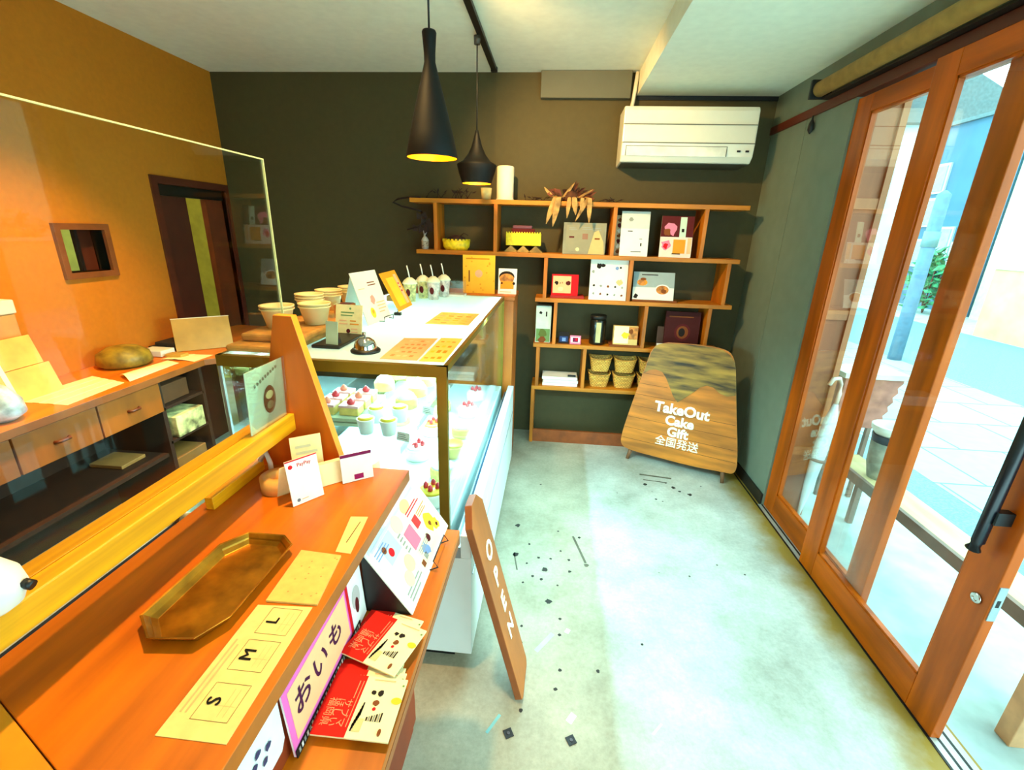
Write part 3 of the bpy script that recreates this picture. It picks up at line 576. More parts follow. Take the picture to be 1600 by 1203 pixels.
def art_leaf(b, M, w, h):
    b.rect(0, h*.62, w, h, ink('blueish', (206, 214, 206)), M); b.blob(w*.34, h*.82, .016, GREY, M); b.rect(w*.25, h*.55, w*.42, h*.57, DARK, M); b.rect(w*.68, h*.38, w*.78, h*.4, GREY, M); b.rect(w*.72, h*.23, w*.77, h*.30, DARK, M); b.lines(w*.4, h*.08, w*.95, h*.12, 1, DARK, M)
card('leaflet', 'tall plain white leaflet standing on the second board', 'leaflet', (.425, ly-.03, z), (1, 0, 0), (0, .16, 1), .185, .287, WHITE, art_leaf)
def art_mag(b, M, w, h):
    b.rect(0, h*.5, w, h, MAR, M); b.blob(w*.3, h*.68, .045, PINK, M, .001); b.blob(w*.2, h*.62, .03, BRN, M, .0012); b.rect(w*.58, h*.5, w*.78, h*.98, PALE, M, .0014); b.rect(w*.64, h*.62, w*.72, h*.7, DARK, M, .0018)
    b.blob(w*.2, h*.3, .035, PINK, M); b.blob(w*.18, h*.28, .02, RED, M, .001); b.rect(w*.42, h*.1, w*.8, h*.44, ORG, M); b.rect(w*.86, h*.1, w*.98, h*.48, PEACH, M); b.lines(w*.4, h*.06, w*.8, h*.12, 1, DARK, M, .001)
card('magazine', 'open dessert magazine with a maroon top on the second board', 'magazine', (.685, ly-.03, z), (1, -.05, 0), (0, .14, 1), .205, .262, ink('pinkwhite', (236, 214, 200)), art_mag)
# row 3
z = zt(3)
def art_redcard(b, M, w, h):
    b.rect(.008, .016, w-.05, h-.012, PEACH, M); b.blob(w*.18, h*.6, .016, DARK, M); b.rect(w*.3, h*.55, w*.34, h*.62, DARK, M); b.rect(w*.38, h*.57, w*.42, h*.64, BRN, M); b.blob(w*.62, h*.58, .018, MAR, M); b.blob(w*.35, h*.3, .02, CREAM, M)
c = card('framed_card', 'small red edged card on a flat red box on the third board', 'card', (-.015, ly-.01, z+.018), (1, .02, 0), up, .185, .145, RED, art_redcard)
b = B(); b.box(-.02, .215, 3.25, 3.38, z, z+.0175, ink('red_box', (170, 50, 46))); o = b.build('flat_box', None, .002); tag(o, 'flat red brown box lying under the small red edged card', 'box')
def art_poster(b, M, w, h):
    b.blob(w*.22, h*.84, .022, DARK, M); b.blob(w*.34, h*.86, .015, DARK, M, .001); b.blob(w*.7, h*.80, .014, BLUE, M); b.blob(w*.8, h*.81, .009, DARK, M); b.blob(w*.08, h*.7, .012, GREY, M)
    b.blob(w*.8, h*.45, .025, ink('sand', (206, 190, 130)), M)
    for k, v in enumerate((.36, .16)):
        for i in range(5): b.blob(w*(.12+.19*i), h*v-.002*i, .009, [DARK, GREY, BRN][(i+k) % 3], M)
card('menu_poster', 'white drinks poster standing in the middle of the third board', 'poster', (.245, ly-.03, z), (1, 0, 0), (0, .1, 1), .255, .272, WHITE, art_poster)
def art_bro(b, M, w, h):
    b.rect(0, h*.45, w, h, ink('steelblue', (160, 176, 176)), M); b.lines(w*.2, h*.86, w*.8, h*.94, 1, DARK, M, .001); b.disc(w*.22, h*.62, .035, ORG, M, .001, .022); b.blob(w*.2, h*.62, .026, FOOD, M, .0014); b.disc(w*.24, h*.74, .02, BRN, M, .0016, .01)
    b.disc(w*.72, h*.36, .052, INKW, M, .0011, .04); b.disc(w*.72, h*.37, .042, FOOD, M, .0015, .03); b.blob(w*.75, h*.33, .018, BRN, M, .002); b.blob(w*.08, h*.12, .018, DARK, M, .001)
card('food_brochure', 'landscape bakery brochure with croissant pictures on the third board', 'brochure', (.545, ly-.02, z+.014), (1, -.05, 0), (0, .3, 1), .275, .19, WHITE, art_bro)
b = B(); b.box(.545, .845, 3.235, 3.37, z, z+.0135, BRN); o = b.build('serving_board', None, .002); tag(o, 'thin brown board under the landscape bakery brochure', 'board')
# row 4
z = zt(4)
c = thing('milk_carton', 'slim white and green carton at the left end of the fourth board', 'carton', (-.062, 3.30, z))
b = B(); b.box(-.115, -.005, 3.265, 3.33, z, z+.265, mat('carton_white', (206, 220, 206), .5)); child(c, 'body', b, .002)
M = frame((-.115, 3.2645, z), (1, 0, 0), (0, 0, 1)); b = B(); b.keep = True; b.rect(.005, .005, .105, .10, GRN, M); b.blob(.05, .07, .035, ink('olive', (96, 110, 50)), M, .001); b.blob(.05, .02, .03, BRN, M, .0012); b.blob(.035, .215, .012, DARK, M); b.rect(.07, .19, .08, .225, DARK, M); child(c, 'printed_front', b)
def art_b(b, M, w, h): b.rect(.008, .012, w-.008, h*.62, ink('navy', (40, 60, 110)), M); b.rect(w*.35, h*.2, w*.7, h*.5, BLUE, M, .001)
card('price_card', 'small blue price card on the fourth board', 'card', (.055, 3.26, z), (1, 0, 0), up, .075, .085, DARK, art_b)
def art_p(b, M, w, h): b.rect(.008, .012, w-.008, h-.012, INKW, M); b.rect(w*.25, h*.25, w*.75, h*.75, PUR, M, .001); b.rect(w*.5, h*.4, w*.7, h*.7, RED, M, .0014)
card('price_card', 'small pink and white card beside the blue price card', 'card', (.138, 3.255, z), (1, 0, 0), up, .078, .062, PINK, art_p)
c = thing('coffee_canister', 'dark glass canister with a pale label on the fourth board', 'canister', (.335, 3.31, z))
b = B(); b.lathe([(.055, z), (.058, z+.01), (.058, z+.17), (.05, z+.185)], mat('canister_dark', (26, 30, 24), .2, var=.3, scale=30), T(.335, 3.31, 0), 28); child(c, 'body', b)
b = B(); b.lathe([(.057, z+.186), (.057, z+.21)], BLACK, T(.335, 3.31, 0), 28); child(c, 'lid', b)
b = B(); b.box(.318, .352, 3.250, 3.254, z+.02, z+.165, mat('canister_label', (206, 196, 140), .6)); child(c, 'label_strip', b)
def art_box(b, M, w, h): b.rect(w*.5, h*.30, w, h*.95, FOOD, M); b.blob(w*.72, h*.72, .02, BRN, M, .001); b.rect(w*.02, .01, w*.62, h*.98, ink('cream', (246, 236, 190)), M, .0014); b.blob(w*.5, h*.5, .03, YEL, M, .0018)
b = B(); b.box(.42, .66, 3.235, 3.38, z, z+.012, BRN); o = b.build('serving_board', None, .002); tag(o, 'thin brown board under the yellow picture box on the fourth board', 'board')
card('picture_box', 'cream and yellow cake picture box right of the dark canister', 'box', (.445, 3.255, z+.0125), (1, 0, 0), up, .17, .135, mat('box_yellow', (226, 190, 110), .6), art_box, t=.05)
def art_dk(b, M, w, h): b.disc(w*.52, h*.45, .055, MAR, M, .0008, .06); b.disc(w*.52, h*.45, .04, BRN, M, .0012, .045); b.disc(w*.5, h*.45, .022, DARK, M, .0016, .03); b.rect(w*.1, h*.85, w*.8, h*.88, BRN, M); b.rect(w*.14, .02, w*.3, .04, INKW, M); b.rect(w*.4, .02, w*.5, .035, INKW, M)
c = card('snack_bag', 'glossy dark maroon snack bag on the right of the fourth board', 'bag', (.80, 3.27, z), (1, -.05, 0), (0, .1, 1), .235, .262, ink('deepmaroon', (70, 22, 20)), art_dk, t=.03)
def art_nb(b, M, w, h): b.rect(.004, .004, w-.004, .03, INKW, M)
card('leaning_card', 'narrow dark card standing left of the maroon snack bag', 'card', (.755, 3.285, z), (1, 0, 0), up, .05, .15, ink('darkbrown', (80, 60, 50)), art_nb)
# row 5
z = zt(5)
for k, (dx, m_) in enumerate(((0, WHITE), (.004, OFFW), (-.004, WHITE))):
    b = B(); b.box(-.045+dx, .215+dx, 3.25, 3.40, z+.0005+k*.024, z+.023+k*.024, m_); o = b.build('flat_carton', None, .002); tag(o, ['flat white carton at the bottom of the pile on the fifth board', 'flat white carton in the middle of the pile on the fifth board', 'flat white carton on top of the pile on the fifth board'][k], 'carton', 'flat cartons on the fifth board')
c = thing('pen', 'small black clip lying on the pile of flat white cartons', 'clip', (.17, 3.27, z+.072)); b = B(); b.box(.14, .20, 3.262, 3.28, z+.0722, z+.085, BLACK); child(c, 'clip', b, .003)
WICK = None
def wicker():
    m = bpy.data.materials.new('wicker'); m.use_nodes = True; nt = m.node_tree; N = nt.nodes; L = nt.links; bs = N['Principled BSDF']; bs.inputs['Roughness'].default_value = .7
    tc = N.new('ShaderNodeTexCoord'); br = N.new('ShaderNodeTexBrick'); br.inputs['Scale'].default_value = 1; br.inputs['Brick Width'].default_value = .02; br.inputs['Row Height'].default_value = .011; br.inputs['Mortar Size'].default_value = .0012
    br.inputs['Color1'].default_value = (*s2l((246, 190, 84)), 1); br.inputs['Color2'].default_value = (*s2l((226, 160, 60)), 1); br.inputs['Mortar'].default_value = (*s2l((90, 50, 14)), 1)
    mp = N.new('ShaderNodeMapping'); mp.inputs['Rotation'].default_value = (PI/2, 0, 0); L.new(tc.outputs['Object'], mp.inputs[0]); L.new(mp.outputs[0], br.inputs[0]); L.new(br.outputs[0], bs.inputs['Base Color'])
    return m
WICK = wicker()
def basket(x, y, z, first):
    lab = first
    t = thing('wicker_basket', lab, 'basket', (x, y, z), 'wicker baskets stacked on the fifth board')
    b = B(); n = 28
    def rr(a, w, d):  # rounded rectangle radius
        c_, s_ = math.cos(a), math.sin(a); return (w*math.copysign(abs(c_)**.45, c_), d*math.copysign(abs(s_)**.45, s_))
    rings = []
    for (w, d, zz) in ((.062, .05, 0), (.072, .06, .05), (.082, .068, .100), (.077, .063, .100), (.058, .046, .012)):
        rings.append([b.bm.verts.new((x+rr(2*PI*k/n, w, d)[0], y+rr(2*PI*k/n, w, d)[1], z+zz+(.008*math.cos(4*PI*k/n) if .09 < zz else 0))) for k in range(n)])
    for p, q in zip(rings, rings[1:]):
        for k in range(n): f = b.bm.faces.new((p[k], p[(k+1) % n], q[(k+1) % n], q[k])); f.material_index = b.mi(WICK)
    b.bm.faces.new(rings[0][::-1]); b.bm.faces.new(rings[-1]); child(t, 'body', b)
    b = B(); P = [(x+rr(2*PI*k/n, .081, .067)[0], y+rr(2*PI*k/n, .081, .067)[1], z+.102+.008*math.cos(4*PI*k/n)) for k in range(n+1)]; b.tube(P, .005, mat('wicker_rim', (210, 150, 56), .6, var=.2, scale=60), 6); child(t, 'rim', b)
for i, x in enumerate((.375, .555, .735)):
    pos = ['leftmost', 'middle', 'rightmost, half hidden'][i]
    basket(x, 3.33, z, 'lower wicker basket of the %s stacked pair' % pos); basket(x, 3.33, z+.120, 'upper wicker basket of the %s stacked pair' % pos)

# ------------------------------------------------------------------ big take-out sign board
def smooth(pts, n=1):
    for _ in range(n):
        q = []
        for i in range(len(pts)):
            a = Vector(pts[i]); c_ = Vector(pts[(i+1) % len(pts)]); q += [tuple(a.lerp(c_, .25)), tuple(a.lerp(c_, .75))]
        pts = q
    return pts
tilt = math.radians(10); U = Vector((.9118608, -.4104996, 0)); N0 = Vector((.4104996, .9118608, 0)); V = N0*math.sin(tilt) + Vector((0, 0, math.cos(tilt)))
MS = frame((.625, 3.04, 0), U, V)
sb = thing('sign_board', 'large rounded wooden take-out sign board leaning by the corner', 'sign', (.9, 2.9, 0))
out = [(.03, .865), (.27, .885), (.47, .885), (.545, .84), (.585, .65), (.63, .42), (.668, .24), (.69, .08), (.60, .075), (.41, .062), (.20, .066), (.0, .068), (-.092, .09), (-.09, .20), (-.05, .435), (-.005, .68)]
b = B(); b.prism(smooth(out, 2), -.022, 0, SIGNW, MS, mside=mat('sign_edge', (196, 160, 96), .5, var=.1))
GRV = mat('plank_groove', (120, 66, 14), .7)
def lerp_(v, T_):
    for (a, x), (c_, y) in zip(T_, T_[1:]):
        if a <= v <= c_: return x+(y-x)*(v-a)/(c_-a)
    return T_[-1][1]
for v in (.155, .235, .315, .40, .485, .565, .64):
    ul = lerp_(v, ((.1, -.083), (.2, -.086), (.435, -.046), (.68, 0))); ur = lerp_(v, ((.1, .676), (.24, .662), (.42, .624), (.65, .58)))
    if v > .48: ur = lerp_(v, ((.48, .24), (.565, .17), (.64, .13)))
    b.face([(ul, v-.0015, .0005), (ur, v-.0015, .0005), (ur, v+.0015, .0005), (ul, v+.0015, .0005)], GRV, MS)
pl = child(sb, 'board', b)
mt = [(-.004, .64), (.03, .668), (.07, .678), (.117, .668), (.150, .63), (.185, .57), (.215, .515), (.25, .480), (.285, .512), (.344, .57), (.375, .608), (.415, .626), (.455, .62), (.50, .588), (.545, .577), (.593, .592)]
topc = [(.587, .64), (.578, .69), (.570, .73), (.5605, .775), (.545, .81), (.515, .845), (.47, .87), (.40, .879), (.27, .879), (.13, .868), (.075, .858), (.045, .84), (.022, .79), (.012, .74), (.002, .69)]
b = B(); b.keep = True; b.prism(mt+topc, .0, .004, BARK, MS, mside=DARK); child(pl, 'dark_top_inlay', b)
CRM = mat('sign_lettering', (252, 246, 214), .6, var=.0)
b = B(); b.keep = True
for s_, u, v, sz in (('TakeOut', .285, .424, .098), ('Cake', .285, .342, .090), ('Gift', .285, .264, .090), ('全国発送', .29, .188, .072)):
    b.text(s_, sz, CRM, MS @ Matrix.Translation((u, v, .0022)), thick=.0015, bold=(.0035 if s_.isascii() else .0008))
child(pl, 'lettering', b)
for (u, du) in ((-.01, -.015), (.60, .015)):
    b = B(); p = MS @ Vector((u, .11, -.04)); q = MS @ Vector((u+du, -.0, -.0)); b.tube([tuple(p), (q.x, q.y, .0)], .014, mat('sign_leg', (130, 84, 50), .6), 12, radii=[.017, .011]); child(sb, 'leg', b)
for u in (.09, .46):
    b = B(); p = MS @ Vector((u, .70, -.022)); q = MS @ Vector((u, .0, 0)); b.tube([tuple(p), (q.x+N0.x*.27, q.y+N0.y*.27, .0)], .011, MATS['sign_leg'], 10); child(sb, 'rear_leg', b)

# ------------------------------------------------------------------ OPEN board
# leans against the end of the packing ledge
a0 = Vector((-.028, 1.145, 0)); a1 = Vector((-.023, 1.321, 0)); top0 = Vector((-.221, 1.085, .745))
u_ = (a1-a0).normalized(); v_ = (top0-a0)
MO = frame(tuple(a0+Vector((.004, 0, .006))), u_, v_); h_ = .762; w_ = .168
ob = thing('open_sign', 'long brown wooden OPEN board leaning against the end of the counter ledge', 'sign', (-.02, 1.23, 0))
b = B(); b.prism([(0, .015), (.018, 0), (w_-.018, 0), (w_, .015), (w_, h_-.05), (w_-.05, h_), (.05, h_), (0, h_-.05)], -.026, -.002, OPENW, MO, mside=mat('open_edge', (160, 84, 36), .5)); pl = child(ob, 'board', b, .002)
for i, ch in enumerate('OPEN'):
    b = B(); b.keep = True; b.text(ch, .088, CRM, MO @ Matrix.Translation((w_*.52, .565-.105*i, .0004)), thick=.0012, bold=.002); child(pl, 'letter', b)

# ------------------------------------------------------------------ glass display case
dc = thing('display_case', 'lit glass refrigerated cake display case with a brass coloured frame', 'display case', (-.65, 2.0, 0))
CX0, CX1, CY0, CY1, CT = -1.01, -.297, 1.25, 2.80, 1.17
CASEW = mat('case_white', (228, 236, 232), .35, var=.01); CASEI = mat('case_inner_white', (214, 232, 232), .5, var=.02)
b = B(); b.box(CX0, -.225, CY0, 2.82, .08, .50, CASEW); b.box(-.2255, -.2225, CY0+.02, 2.80, .42, .425, STEEL); child(dc, 'base_cabinet', b, .004)
b = B(); b.box(CX0+.05, -.30, CY0+.06, 2.76, 0, .08, BLACK); child(dc, 'toe_kick', b)
b = B(); b.box(-.262, -.225, CY0, 2.82, .50, .59, CASEW); child(dc, 'front_ledge', b, .003)
b = B(); b.box(-.285, -.262, CY0, 2.82, .50, .545, STEEL); b.box(-.281, -.267, CY0+.01, 2.81, .545, .548, mat('channel_blue', (30, 60, 90), .3)); child(dc, 'glass_channel', b)
b = B(); b.box(CX0+.03, CX1-.004, CY0+.03, CY1-.03, .50, .60, CASEI); child(dc, 'display_deck', b)
FR = .032
for (x0, x1, y0, y1, z0, z1) in ((CX1-FR, CX1, CY0, CY0+.018, .50, CT), (CX1-FR, CX1, CY1-.018, CY1, .50, CT), (CX0, CX0+.010, CY0, CY0+.010, .50, CT-.034), (CX0, CX0+.010, CY1-.010, CY1, .50, CT-.034)):
    b = B(); b.box(x0, x1, y0, y1, z0, z1, GOLD if x0 > -.9 else STEEL); child(dc, 'corner_post', b, .001)
for (x0, x1, y0, y1) in ((CX0, CX1, CY0-.001, CY0+.018), (CX0, CX1, CY1-.018, CY1), (CX1-.014, CX1, CY0, CY1), (CX0, CX0+.014, CY0, CY1)):
    b = B(); b.box(x0, x1, y0, y1, CT-.034 if y1-y0 < .1 else CT-.02, CT, GOLD); child(dc, 'top_frame', b)
b = B(); b.box(CX0+.014, CX1-.014, CY0+.018, CY1-.018, CT-.008, CT-.0005, SHEEN); child(dc, 'top_glass', b)
b = B(); b.box(CX1-.008, CX1-.003, CY0+.018, CY1-.018, .50, CT-.02, GLASS); child(dc, 'customer_glass', b)
b = B(); b.box(CX0+.018, CX1-FR, CY0+.004, CY0+.009, .50, CT-.034, GLASS); child(dc, 'end_glass', b)
b = B(); b.box(CX0+.018, CX1-FR, CY1-.009, CY1-.004, .50, CT-.034, GLASS); child(dc, 'end_glass', b)
b = B(); b.box(CX0, CX0+.012, CY0+.018, CY1-.018, .50, CT-.02, GLASS); child(dc, 'service_door', b)
b = B(); b.box(CX0+.10, CX1-.16, CY0+.03, CY1-.03, .862, .870, GLASS); sh = child(dc, 'glass_shelf', b)
b = B(); b.box(CX1-.162, CX1-.158, CY0+.03, CY1-.03, .845, .885, ACRY); child(sh, 'price_rail', b)
LED = mat('led_tube', (230, 255, 255), .3, emit=(205, 250, 255), estr=14)
for (x, z) in ((CX1-.03, CT-.028), (CX0+.04, CT-.035)):
    b = B(); b.box(x-.008, x+.008, CY0+.05, CY1-.05, z-.006, z, LED); child(dc, 'light_tube', b)
for x in (CX1-.10, CX0+.15):
    l = lamp('case_light', 'AREA', (x, (CY0+CY1)/2, CT-.045), 19, (.42, .92, 1), (x-.05*(1 if x > -.6 else -1), (CY0+CY1)/2, .5)); l.data.shape = 'RECTANGLE'; l.data.size = .06; l.data.size_y = 1.4
# cakes and price cards inside
SPONGE = mat('sponge', (240, 214, 120), .8, var=.1, scale=40); CREAMF = mat('whipped_cream', (250, 246, 236), .5, var=.02); STRAW = mat('strawberry', (220, 60, 70), .35, var=.15, scale=60); MINT = mat('mint_tray', (190, 214, 180), .4); YOLK = mat('custard_yellow', (250, 220, 60), .4)
def round_cake(x, y, z, r, h, c1, c2, label, berries=True):
    t = thing('cake', label, 'cake', (x, y, z), 'cakes in the display case')
    b = B(); b.lathe([(r*.96, z), (r, z+h*.3), (r, z+h*.8), (r*.9, z+h)], c1, T(x, y, 0), 24); child(t, 'sponge', b)
    b = B(); b.lathe([(r*.9, z+h), (r*.75, z+h*1.12), (r*.2, z+h*1.2)], c2, T(x, y, 0), 24); tp = child(t, 'topping', b)
    if berries:
        b = B()
        for k in range(4): b.lathe([(.002, z+h*1.15), (.010, z+h*1.2), (.009, z+h*1.2+.012), (.002, z+h*1.2+.022)], STRAW, T(x+r*.4*math.cos(k*1.57), y+r*.4*math.sin(k*1.57), 0), 10)
        child(t, 'berries', b)
zs_ = .871
ct = thing('cake_tray', 'stack of pale cake trays under the pink topped cakes in the case', 'tray', (-.80, 1.62, zs_), 'trays in the display case')
b = B(); b.box(-.84, -.66, 1.44, 1.70, zs_, zs_+.012, MINT); b.box(-.84, -.66, 1.44, 1.70, zs_+.018, zs_+.03, MINT); b.box(-.83, -.67, 1.45, 1.69, zs_+.012, zs_+.018, OFFW); child(ct, 'tray', b)
for i, (x, y) in enumerate(((-.80, 1.49), (-.80, 1.56), (-.80, 1.63), (-.71, 1.49), (-.71, 1.56), (-.71, 1.63))):
    t = thing('cake_slice', 'pink topped %s cake slice on the %s of the pale tray' % (['near', 'middle', 'far'][i % 3], ['staff side', 'customer side'][i//3]), 'cake', (x, y, zs_+.03), 'pink topped cake slices')
    b = B(); b.box(x-.036, x+.036, y-.026, y+.026, zs_+.0305, zs_+.06, SPONGE); child(t, 'sponge', b, .003)
    b = B(); b.box(x-.036, x+.036, y-.026, y+.026, zs_+.06, zs_+.068, mat('pink_cream', (246, 190, 190), .5)); 
    b.lathe([(.012, zs_+.068), (.016, zs_+.075), (.003, zs_+.09)], STRAW if i % 2 else ink('salmon', (246, 150, 120)), T(x, y, 0), 10); child(t, 'topping', b)
n = 0
for (x, y, k) in ((-.62, 1.40, 0), (-.54, 1.40, 0), (-.62, 1.50, 0), (-.54, 1.52, 0), (-.56, 1.66, 1), (-.56, 1.80, 1), (-.72, 1.85, 1), (-.56, 1.95, 1), (-.72, 2.02, 1), (-.58, 2.12, 1), (-.72, 2.2, 1), (-.58, 2.35, 1)):
    t = thing('pudding_cup' if k == 0 else 'cake', ('small custard pudding cup in the near part of the glass shelf' if k == 0 else 'cream topped round cake farther along the glass shelf'), 'dessert', (x, y, zs_), 'desserts on the glass shelf')
    t['label'] = ('custard pudding cup, %s of the four on the glass shelf' % ['near staff side', 'near customer side', 'far staff side', 'far customer side'][n]) if k == 0 else 'cream topped round cake on the glass shelf, %s' % ['customer side right behind the pudding cups', 'second on the customer side', 'nearest of the staff side row', 'third on the customer side', 'second of the staff side row', 'fourth on the customer side', 'farthest of the staff side row', 'farthest on the customer side'][n-4]
    b = B()
    if k == 0:
        b.lathe([(.022, zs_), (.030, zs_+.05), (.031, zs_+.055)], CREAMF, T(x, y, 0), 20); child(t, 'cup', b); b = B(); b.lathe([(.027, zs_+.055), (.02, zs_+.062)], YOLK, T(x, y, 0), 20); child(t, 'custard', b)
    else:
        b.lathe([(.042, zs_), (.044, zs_+.03), (.04, zs_+.04)], SPONGE, T(x, y, 0), 20); child(t, 'sponge', b); b = B(); b.lathe([(.038, zs_+.04), (.03, zs_+.055), (.008, zs_+.07)], CREAMF, T(x, y, 0), 20); child(t, 'topping', b)
    n += 1
zd_ = .601
spots = ((-.40, 1.42), (-.40, 1.60), (-.56, 1.45), (-.40, 1.80), (-.55, 1.75), (-.40, 2.0), (-.55, 2.0), (-.72, 1.6), (-.42, 2.25), (-.58, 2.3), (-.42, 2.5), (-.75, 2.1))
for i, (x, y) in enumerate(spots):
    round_cake(x, y, zd_, .055, .05, SPONGE if i % 2 else CREAMF, CREAMF if i % 3 else YOLK, 'round cake with cream on the lower deck, %s from the near end of the case' % ['first', 'second', 'third', 'fourth', 'fifth', 'sixth', 'seventh', 'eighth', 'ninth', 'tenth', 'eleventh', 'twelfth'][i], i % 2 == 0)
for i, (x, y) in enumerate(((-.50, 1.36), (-.48, 1.60), (-.48, 1.88))):
    card('price_tag', ['small white price tag nearest the near end glass of the case', 'small white price tag in the middle of the glass shelf', 'small white price tag farthest back on the glass shelf'][i], 'price tag', (x, y, zs_), (1, -.3, 0), (0, .25, 1), .05, .03, WHITE, lambda b, M, w, h: b.lines(.005, .005, w-.005, h-.005, 3, GREY, M), t=.001, group='price tags in the case')
card('price_tag', 'grey plastic price clip on the lower deck of the case', 'price tag', (-.47, 1.38, zd_), (1, .5, 0), (0, .5, 1), .045, .018, GREY, None, t=.004)
# wood cabinet at the far end
cb = thing('end_cabinet', 'wooden cabinet standing between the display case and the shelving', 'cabinet', (-.62, 2.98, 0))
b = B(); b.box(-1.0, -.242, 2.835, 3.15, 0, 1.140, CABW); child(cb, 'body', b, .002)
b = B(); b.box(-1.01, -.236, 2.83, 3.155, 1.140, 1.165, CABW); child(cb, 'top', b, .003)

# ------------------------------------------------------------------ things on the display case
zc = CT
def on(name, label, cat, x, y, z=zc, group=None): return thing(name, label, cat, (x, y, z), group)
bl = on('service_bell', 'chrome service bell with a black base on the display case', 'bell', -.59, 1.375)
b = B(); b.lathe([(.046, zc), (.047, zc+.006), (.040, zc+.012)], BLACK, T(-.59, 1.375, 0), 36); child(bl, 'base', b)
b = B(); b.lathe([(.036, zc+.012), (.035, zc+.022), (.029, zc+.036), (.016, zc+.045), (.004, zc+.047)], CHROME, T(-.59, 1.375, 0), 36, cap0=False); child(bl, 'dome', b)
b = B(); b.lathe([(.003, zc+.046), (.003, zc+.054), (.005, zc+.057), (.003, zc+.061)], CHROME, T(-.59, 1.375, 0), 14); child(bl, 'button', b)
def art_c2(b, M, w, h):
    b.lines(w*.2, h*.62, w*.85, h*.8, 2, GRN, M); b.lines(w*.15, h*.35, w*.5, h*.55, 2, PEACH, M); b.lines(w*.55, h*.35, w*.9, h*.55, 2, ORG, M); b.disc(w*.5, h*.18, .008, MAR, M); b.lines(w*.6, h*.1, w*.9, h*.3, 2, PEACH, M); b.disc(w*.55, h*.88, .004, GRN, M)
card('notice_card', 'cream notice card standing behind the service bell', 'card', (-.785, 1.57, zc), (1, -.12, 0), (0, .22, 1), .105, .115, CREAM, art_c2)
c = card('clip_card', 'small blank grey green card held tilted in a black clip', 'card', (-.735, 1.40, zc+.002), (.75, -.15, -.0), (-.32, .2, 1), .045, .085, mat('grey_green_card', (170, 190, 160), .5), None, t=.002)
b = B(); b.lathe([(.012, zc), (.008, zc+.01), (.003, zc+.04)], BLACK, T(-.70, 1.425, 0), 12); child(c, 'clip', b)
def art_tall(b, M, w, h):
    b.blob(w*.5, h*.45, .022, ink('rose', (236, 150, 130)), M); b.disc(w*.35, h*.2, .018, YEL, M, .0008, .022); b.blob(w*.36, h*.22, .01, ORG, M, .0012); b.lines(w*.5, h*.70, w*.9, h*.80, 2, BRN, M); b.lines(w*.1, h*.66, w*.4, h*.7, 1, PEACH, M); b.lines(w*.6, h*.15, w*.95, h*.4, 4, PEACH, M)
c = card('menu_card', 'tall white menu card with a red and yellow picture on the display case', 'menu', (-.738, 1.765, zc), (.12, 1, 0), (-.30, .25, 1), .205, .215, OFFW, art_tall)
b = B(); b.box(0, .195, 0, .205, -.004, -.003, WHITE, frame((-.738-.13, 1.81, zc), (.12, 1, 0), (.30, .02, 1))); child(c, 'back_leaf', b)
b = B(); b.tube([(-.735, 1.86, zc+.002), (-.705, 1.86, zc+.002), (-.705, 1.86, zc+.02), (-.70, 1.90, zc+.02), (-.695, 1.94, zc+.02), (-.695, 1.94, zc+.002), (-.72, 1.95, zc+.002)], .0018, BLACK, 6); child(c, 'wire_stand', b)
def art_or(b, M, w, h):
    b.rect(w*.2, h*.1, w*.7, h*.85, YEL, M); b.blob(w*.5, h*.2, .022, ink('deep_yellow', (255, 210, 0)), M, .001); b.rect(w*.72, h*.1, w*.9, h*.9, PEACH, M); b.lines(w*.75, h*.4, w*.88, h*.7, 3, RED, M, .001)
card('menu_card', 'leaning orange and yellow menu card next to the tall white one', 'menu', (-.727, 2.115, zc), (-.02, 1, 0), (-.50, .05, 1), .225, .195, ink('bright_orange', (246, 160, 30)), art_or)
c = on('clip_stand', 'small dark clip between the two tall menu cards', 'clip', -.70, 2.03); b = B(); b.box(-.72, -.69, 2.02, 2.04, zc, zc+.012, BLACK); b.tube([(-.705, 2.03, zc+.01), (-.705, 2.03, zc+.03)], .002, CHROME, 6); child(c, 'clip', b)
CUPM = mat('cup_print', (226, 214, 140), .4, var=.25, scale=60)
def drink(x, y, k, label):
    t = on('drink_cup', label, 'cup', x, y, group='sample drinks with straws on the case')
    b = B(); b.lathe([(.026, zc), (.036, zc+.095)], CUPM if k < 2 else mat('cup_pink', (226, 206, 190), .35, var=.2, scale=60), T(x, y, 0), 24, cap1=False); child(t, 'cup', b)
    b = B(); b.lathe([(.040, zc+.095), (.040, zc+.10), (.030, zc+.115), (.012, zc+.128)], mat('cup_lid', (236, 236, 200), .3), T(x, y, 0), 24); child(t, 'lid', b)
    b = B(); b.tube([(x, y, zc+.12), (x-.008, y, zc+.165), (x-.014, y, zc+.19)], .0035, WHITE, 8); child(t, 'straw', b)
    b = B(); b.disc(0, .052, .012, MAR, frame((x+.001, y-.0345, zc), (1, 0, 0), (0, -.10, 1)), .0006, .02); child(t, 'printed_mark', b)
drink(-.775, 2.45, 0, 'straw topped drink cup, leftmost of the four on the case'); drink(-.745, 2.60, 1, 'straw topped drink cup, second from the left on the case')
drink(-.675, 2.56, 2, 'straw topped drink cup, third from the left on the case'); drink(-.645, 2.69, 3, 'straw topped drink cup, rightmost of the four on the case')
c = on('clear_box', 'clear plastic sample box beside the drink cups', 'box', -.57, 2.74)
b = B(); b.box(-.63, -.53, 2.70, 2.79, zc, zc+.012, OFFW); child(c, 'base', b); b = B(); b.box(-.628, -.532, 2.702, 2.788, zc+.012, zc+.09, glass('clear_box_plastic', (.9, .86, .84), .3)); child(c, 'cover', b)
